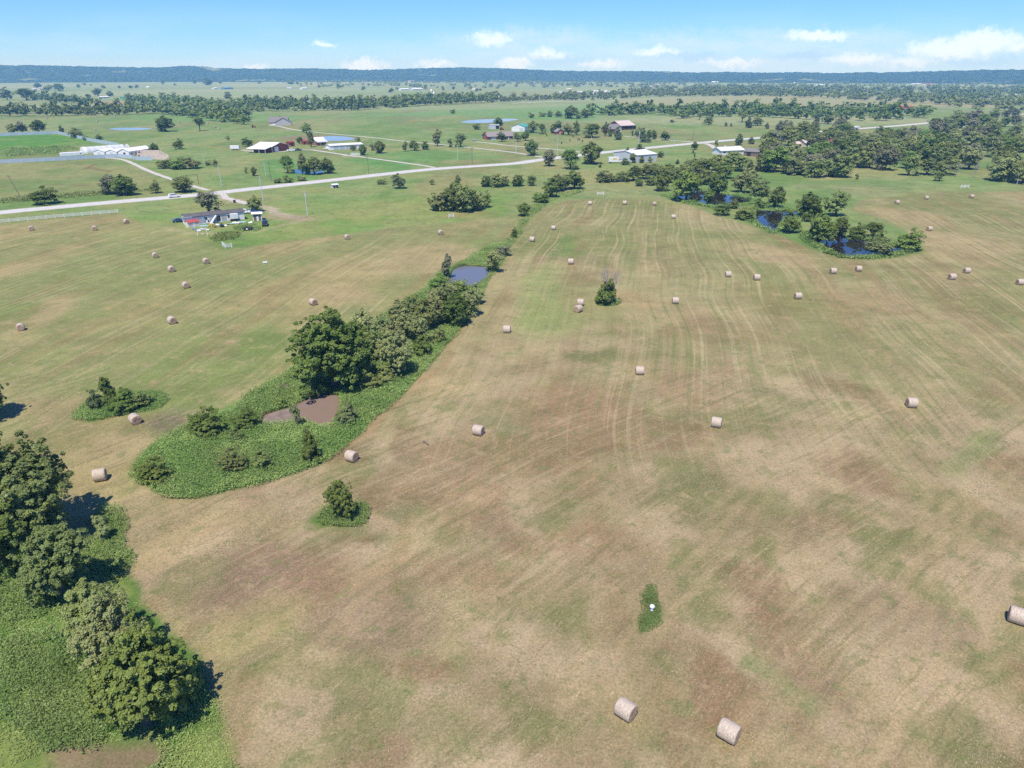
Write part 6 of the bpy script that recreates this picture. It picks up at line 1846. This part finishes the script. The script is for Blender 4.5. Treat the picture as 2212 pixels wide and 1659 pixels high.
yard('tractor', 'red tractor beside the grey open shed', 'tractor', 1084, 281, tractor, .3)
yard('tractor', 'red tractor at the right edge of the left creek wood', 'tractor', 548, 275.5, tractor, .1)
gable('brick_cottage', 'small red brick cottage in the farm grove', 'house', (1203, 291.5), (1219, 291), 7, 2.6, 2.2, 'brick', 'brown_shingle', 'across', .4, [('window', 'f', .8, 1.8, 1, 2, 'glass'), ('door', 'f', 2.6, 3.5, 0, 2.1, 'white')])
gable('big_barn', 'large barn with tan roof and red gable end', 'barn', (1341, 281), (1370, 279.5), 18, 4.0, 3.6, 'red', 'tanroof', 'along', .8, [('bay', 'f', 1 + i * 4.6, 4.9 + i * 4.6, 0, 3.4, 'dark') for i in range(4)])
root, L = gable('farm_house', 'grey-roofed house in front of the large tan barn', 'house', (1316, 287), (1342, 285.5), 11, 3.2, 3.6, 'brick', 'shingle', 'along', .6, [('window', 'f', 2, 3.2, 1, 2.2, 'glass')])
gable('', '', '', (1316, 287), (1342, 285.5), 5, 3.2, 2.6, 'cream', 'shingle', 'across', .4, [('window', 'f', 2, 3.4, 1, 2.4, 'glass')], root=root, off=(7, -1.5), L=6)
root, L = gable('metal_building', 'large white metal workshop south of the road', 'workshop', (1376, 352), (1418, 348.5), 22, 4.4, 1.6, 'ltgrey', 'wmetal', 'along', .3, [('door', 'f', 8.6, 11.2, 0, 3.4, 'slate'), ('door', 'f', 2, 4.5, 0, 3.2, 'ltgrey')], L=None)
car('camper_van', 'white camper trailer left of the white metal workshop', 1329, 352.5, 5, 'truck', 'carwhite')
root, L = gable('farm_house', 'white-roofed house south of the road at right', 'house', (1557, 335), (1606, 333), 10, 2.8, 1.6, 'white', 'wmetal', 'along', .6, [('window', 'f', 2, 3.4, 1, 2, 'glass'), ('window', 'f', 6, 7.4, 1, 2, 'glass'), ('door', 'f', 9, 10, 0, 2.1, 'dark')])
Geo().bar((6, 5, 4), (6, 5, 5.6), .25, 8).build('chimney', W['white'], root)
gable('outbuilding', 'brown outbuilding right of the white-roofed house', 'shed', (1606, 336.5), (1638, 338.5), 9, 2.8, 1.6, 'wood', 'shingle', 'along', .4, [('door', 'f', 2, 4.6, 0, 2.4, 'dark')])
gable('metal_barn', 'long barn with a red roof beyond the long tree belt', 'barn', (1928, 240.5), (1972, 240.5), 16, 4.2, 2.8, 'wmetal', 'redroof', 'along', .5, [('opening', 'f', 1, 5, 0, 3.4, 'dark'), ('opening', 'f', 19, 23, 0, 3.4, 'dark')])
gable('metal_barn', 'short red-roofed wing beside the long red-roofed barn', 'barn', (1966, 241.5), (1985, 241), 12, 3.8, 3.0, 'wmetal', 'redroof', 'across', .5, [('door', 'f', 4, 7, 0, 3, 'white')])
# far farm compound and scattered far houses
FARH = [((1247, 204), (1258, 204), 22, 4, 3.4, 'wmetal', 'ltgrey', 'white barn left in the far farm compound'), ((1287, 204.5), (1318, 204), 34, 5, 3.6, 'wmetal', 'wmetal', 'largest white barn of the far farm compound'), ((1281, 206), (1290, 206), 16, 3.4, 2.0, 'ltgrey', 'wmetal', 'low white shed before the largest far barn'), ((1332, 200), (1350, 200), 12, 3.2, 1.6, 'cream', 'wmetal', 'low long building right of the far farm compound'),
        ((1208, 203), (1218, 203), 10, 3.0, 2, 'white', 'wmetal', 'small white house at the left of the far compound'), ((1224, 195), (1234, 195), 12, 3.4, 2.4, 'cream', 'tanroof', 'tan-roofed house behind the far compound'), ((1413, 188), (1428, 187.5), 18, 5, 4, 'cream', 'tanroof', 'large cream house in the far woods'),
        ((892, 195), (913, 194.5), 14, 3.8, 2.4, 'ltgrey', 'wmetal', 'long white barn on the central far plain'), ((866, 195), (884, 194.5), 8, 3.4, 1.8, 'white', 'wmetal', 'white house left of the central far barn'), ((652, 193), (664, 192.5), 8, 3, 1.8, 'white', 'wmetal', 'white house at the end of the far hedge'), ((620, 192), (630, 192), 7, 2.8, 1.4, 'ltgrey', 'ltgrey', 'grey shed left of the far white house'),
        ((485, 193), (504, 192), 10, 3, 2.4, 'blue', 'blue', 'blue building on the far left plain'), ((462, 192.5), (470, 192), 7, 2.8, 1.6, 'white', 'wmetal', 'white shed left of the blue building'), ((458, 176.5), (470, 176.5), 10, 4, 3, 'white', 'redroof', 'far white house with a reddish roof under the left hills'), ((484, 176.5), (492, 176.5), 10, 3.6, 2, 'white', 'wmetal', 'far white shed under the left hills'),
        ((86, 194), (97, 193.5), 10, 3.6, 2.2, 'pink', 'tanroof', 'pinkish house between the far left trees'), ((72, 195), (80, 194.5), 8, 3, 1.6, 'ltgrey', 'wmetal', 'grey shed left of the pinkish house'), ((270, 214.5), (284, 214), 14, 3, 1.6, 'greenroof', 'greenroof', 'green-roofed shed above the bare field'), ((218, 212.5), (236, 212), 12, 2.8, 1.2, 'ltgrey', 'wmetal', 'low white shed above the bare field'),
        ((316, 190), (322, 190), 6, 3, 1.6, 'white', 'wmetal', 'tiny white house on the far left plain'), ((885, 177), (900, 176.5), 12, 4, 2.4, 'cream', 'tanroof', 'cream house under the central ridge'), ((868, 170.5), (876, 170.5), 8, 4, 2, 'white', 'wmetal', 'white house in the woods above the central plain'), ((960, 175.5), (966, 175.5), 8, 4, 2, 'white', 'wmetal', 'white dot of a house below the ridge'),
        ((1020, 195), (1026, 195), 6, 2.6, 1.4, 'pink', 'wmetal', 'small pink shed beside far round trees'), ((1749, 178.5), (1770, 178), 12, 4.6, 2.6, 'white', 'wmetal', 'white barn below the right hills'), ((1766, 187.5), (1784, 187), 16, 4.6, 3, 'wmetal', 'wmetal', 'white barn among the right far woods'), ((1538, 178.5), (1546, 178.5), 10, 4, 2.4, 'white', 'wmetal', 'left white house of the far pair at right'), ((1548, 178.5), (1553, 178.5), 8, 4, 2, 'white', 'wmetal', 'right white house of the far pair at right'),
        ((1590, 186), (1602, 186), 10, 3.6, 2, 'white', 'ltgrey', 'far pale house below the right hills'), ((1330, 169.5), (1336, 169.5), 8, 5, 2, 'white', 'wmetal', 'white house on the wooded slope'), ((1715, 180.5), (1722, 180.5), 8, 3.6, 2, 'white', 'wmetal', 'tiny white shed right of centre below the hills'), ((1972, 183.5), (1990, 183), 12, 4, 2, 'cream', 'wmetal', 'cream farm in the right clearing'), ((2000, 183.5), (2016, 183), 10, 4, 2.4, 'pink', 'redroof', 'reddish-roofed farm in the right clearing'),
        ((2185, 208), (2196, 207.5), 9, 3.4, 2, 'white', 'wmetal', 'white house among trees at the right edge'), ((2072, 275.5), (2086, 275), 9, 3, 2, 'white', 'ltgrey', 'white house in the trees right of the road'), ((1738, 317.5), (1748, 317), 7, 2.8, 1.8, 'cream', 'tanroof', 'small tan-roofed house in the right wood'), ((1720, 318), (1728, 318), 5, 2.4, 1.2, 'pink', 'tanroof', 'little shed left of the small tan-roofed house'),
        ((1798, 318), (1810, 316), 8, 3.0, 2, 'pink', 'redroof', 'rusty-roofed house half hidden in the right wood'), ((1925, 317), (1938, 315.5), 6, 3.0, 1, 'white', 'wmetal', 'white roof glimpsed in the right wood')]
for A_, B_, d_, wh_, ri_, wl_, rf_, lab in FARH:
    Lx = (survey(*B_) - survey(*A_)).length
    gable('farm_building' if ('barn' in lab or 'shed' in lab) else 'house', lab, 'barn' if 'barn' in lab else ('shed' if 'shed' in lab else 'house'), A_, B_, d_, wh_, ri_, wl_, rf_, 'along', .4, [('door', 'f', Lx * .4, Lx * .4 + 1.2, 0, 2.1, 'dark'), ('window', 'f', Lx * .15, Lx * .15 + 1.4, 1, 2.2, 'glass'), ('window', 'f', Lx * .7, Lx * .7 + 1.4, 1, 2.2, 'glass')])
for k, (x, y) in enumerate(((932, 202), (937, 202.5))):
    r = empty('silo', survey(x, y)); tag(r, ['taller white tank on the far plain', 'shorter white tank on the far plain'][k], 'silo')
    hh = (9, 4)[k]
    v, f = tube([(0, 0, 0), (0, 0, hh), (0, 0, hh + 1.2)], [2, 2, .1], 14); link('tank', np_mesh('tank', v, f, W['wmetal'], True), r); Geo().bar((2.05, 0, 0), (2.05, 0, hh), .08, 4).build('ladder', W['ltgrey'], r)
yard('utility_trailer', 'white trailer and cab standing left of the red barn', 'trailer', 508, 324, lambda r: (Geo().box(-3, 3, -1.2, 1.2, .8, 3.0).build('body', W['wmetal'], r, .1), [Geo().bar((x, y, .4), (x, y + .25, .4), .4, 10).build('wheel', W['tyre'], r) for x in (-1, 1) for y in (-1.2, .95)]), .1)

# ---------------------------------------------------------------- utility poles
for i, (x, y, tx, ty, lab) in enumerate(((50, 434.5, 32, 381, 'leaning dark utility pole at the far left of the road'), (479, 402, 475, 357, 'grey utility pole right of the entrance gate'), (427, 361, 423, 334, 'utility pole in the bushes below the pink walls'), (340, 331, 339, 305, 'tall white pole behind the white compound'), (442, 355, 439, 327, 'thin pole right of the pink walls'),
        (575, 381, 571, 352, 'pale left pole of the pair above the road'), (586, 390, 582, 352, 'dark right pole of the pair above the road'), (569, 433, 563, 383, 'pale pole south of the road by the dirt drive'), (665, 465, 660, 416, 'thick pale pole beside the dirt yard'), (797, 375, 794, 340, 'dark pole beside the farm driveway'), (989, 347, 988, 316, 'pale pole in the field left of the ranch drive'),
        (1020, 353, 1020, 320, 'dark pole by the road below the ranch house'), (808, 309, 807, 298, 'short pale pole on the long driveway'), (1204, 331, 1204, 292, 'thin pole in the cattle pasture'), (1115, 329, 1115, 302, 'pole below the twin round trees'), (1160, 330, 1160, 304, 'pole right of the round-headed tree'), (1277, 305, 1277, 293, 'short pole before the round grove tree'),
        (1379, 318, 1380, 283, 'tall white pole behind the workshop cedar'), (1455, 320, 1456, 301, 'thin pole on the far road verge'), (1496, 303, 1498, 279, 'dark pole right of the barn driveway'), (1775, 278, 1778, 248, 'double pole on the pasture near the box truck'), (1855, 259, 1857, 246, 'far pole in the long tree belt, left'), (1914, 261, 1916, 247, 'far pole in the long tree belt, middle'), (1951, 262, 1954, 247, 'far pole in the long tree belt, right'))):
    p0 = survey(x, y); dep = depth_at(x, y); h = (y - ty) * dep / FPX / math.cos(depression(y)); lean = (tx - x) * dep / FPX
    # small leans only come from perspective; keep the real ones
    lean = lean * (1 if abs(lean) > 1.5 else .3)
    dark = 'dark' in lab
    root = empty('utility_pole', p0); tag(root, lab, 'utility pole', 'utility poles along the road')
    v, f = tube([(0, 0, 0), (lean, 0, h)], [.17, .11], 8)
    link('shaft', np_mesh('shaft', v, f, W['wood' if dark else 'ltgrey'], True), root)
    if h > 7:
        Geo().box(lean * .95 - 1.1, lean * .95 + 1.1, -.07, .07, h * .95, h * .95 + .14).build('crossarm', W['wood' if dark else 'pole'], root)
        for s in (-1, 0, 1):
            Geo().bar((lean * .95 + s, 0, h * .95 + .14), (lean * .95 + s, 0, h * .95 + .4), .06, 6).build('insulator', W['slate'], root)
        if i in (8, 17):
            Geo().bar((lean + .3, -.1, h * .8), (lean + .3, -.1, h * .88), .25, 10).build('transformer', W['ltgrey'], root)


# ---------------------------------------------------------------- cattle
def cow_mesh():
    parts = []
    v, f = tube([(-1.05, 0, 1.05), (-.95, 0, 1.08), (-.6, 0, 1.04), (0, 0, .98), (.5, 0, 1.02), (.85, 0, 1.1), (1.05, 0, 1.12)], [.12, .34, .40, .42, .40, .32, .16], 10); parts.append((v, f))
    v, f = tube([(.85, 0, 1.15), (1.15, 0, .95), (1.4, 0, .62), (1.62, 0, .35)], [.26, .20, .17, .09], 8); parts.append((v, f))
    for x in (-.75, .65):
        for s in (-1, 1):
            k = -.08 if x < 0 else .0
            v, f = tube([(x, s * .22, .9), (x + k, s * .23, .45), (x + .02, s * .23, 0)], [.17, .09, .07], 6); parts.append((v, f))
    v, f = tube([(-1.05, 0, 1.15), (-1.15, 0, .8), (-1.14, 0, .45)], [.05, .03, .04], 5); parts.append((v, f))
    for s in (-1, 1):
        v, f = tube([(1.3, s * .12, .82), (1.28, s * .32, .84)], [.07, .02], 5); parts.append((v, f))
    v, f = join(parts)
    return v, f


cv, cf = cow_mesh()
cow_b = np_mesh('body', cv, cf, W['black'], True); cow_r = np_mesh('body', cv, cf, paint('brown_hide', (.16, .06, .03), .8, .2, 5), True)
cows = [(1167, 290), (1172, 290.5), (1178, 290, 'r'), (1181, 294), (1213, 292), (1231, 305), (1238, 296.5, 'r'), (1250, 303), (1258, 307), (1213, 311)]
cows.sort(key=lambda c_: c_[0])
for k, c_ in enumerate(cows):
    r = empty('cow', survey(c_[0], c_[1]), random.uniform(0, 6.28)); tag(r, ORD[k] + (' cow from the left, ' if k else ' ') + ('brown' if len(c_) > 2 else 'black') + ' cow grazing in the cattle pasture', 'cow', ('brown' if len(c_) > 2 else 'black') + ' cows in the pasture')
    link('body', cow_r if len(c_) > 2 else cow_b, r)
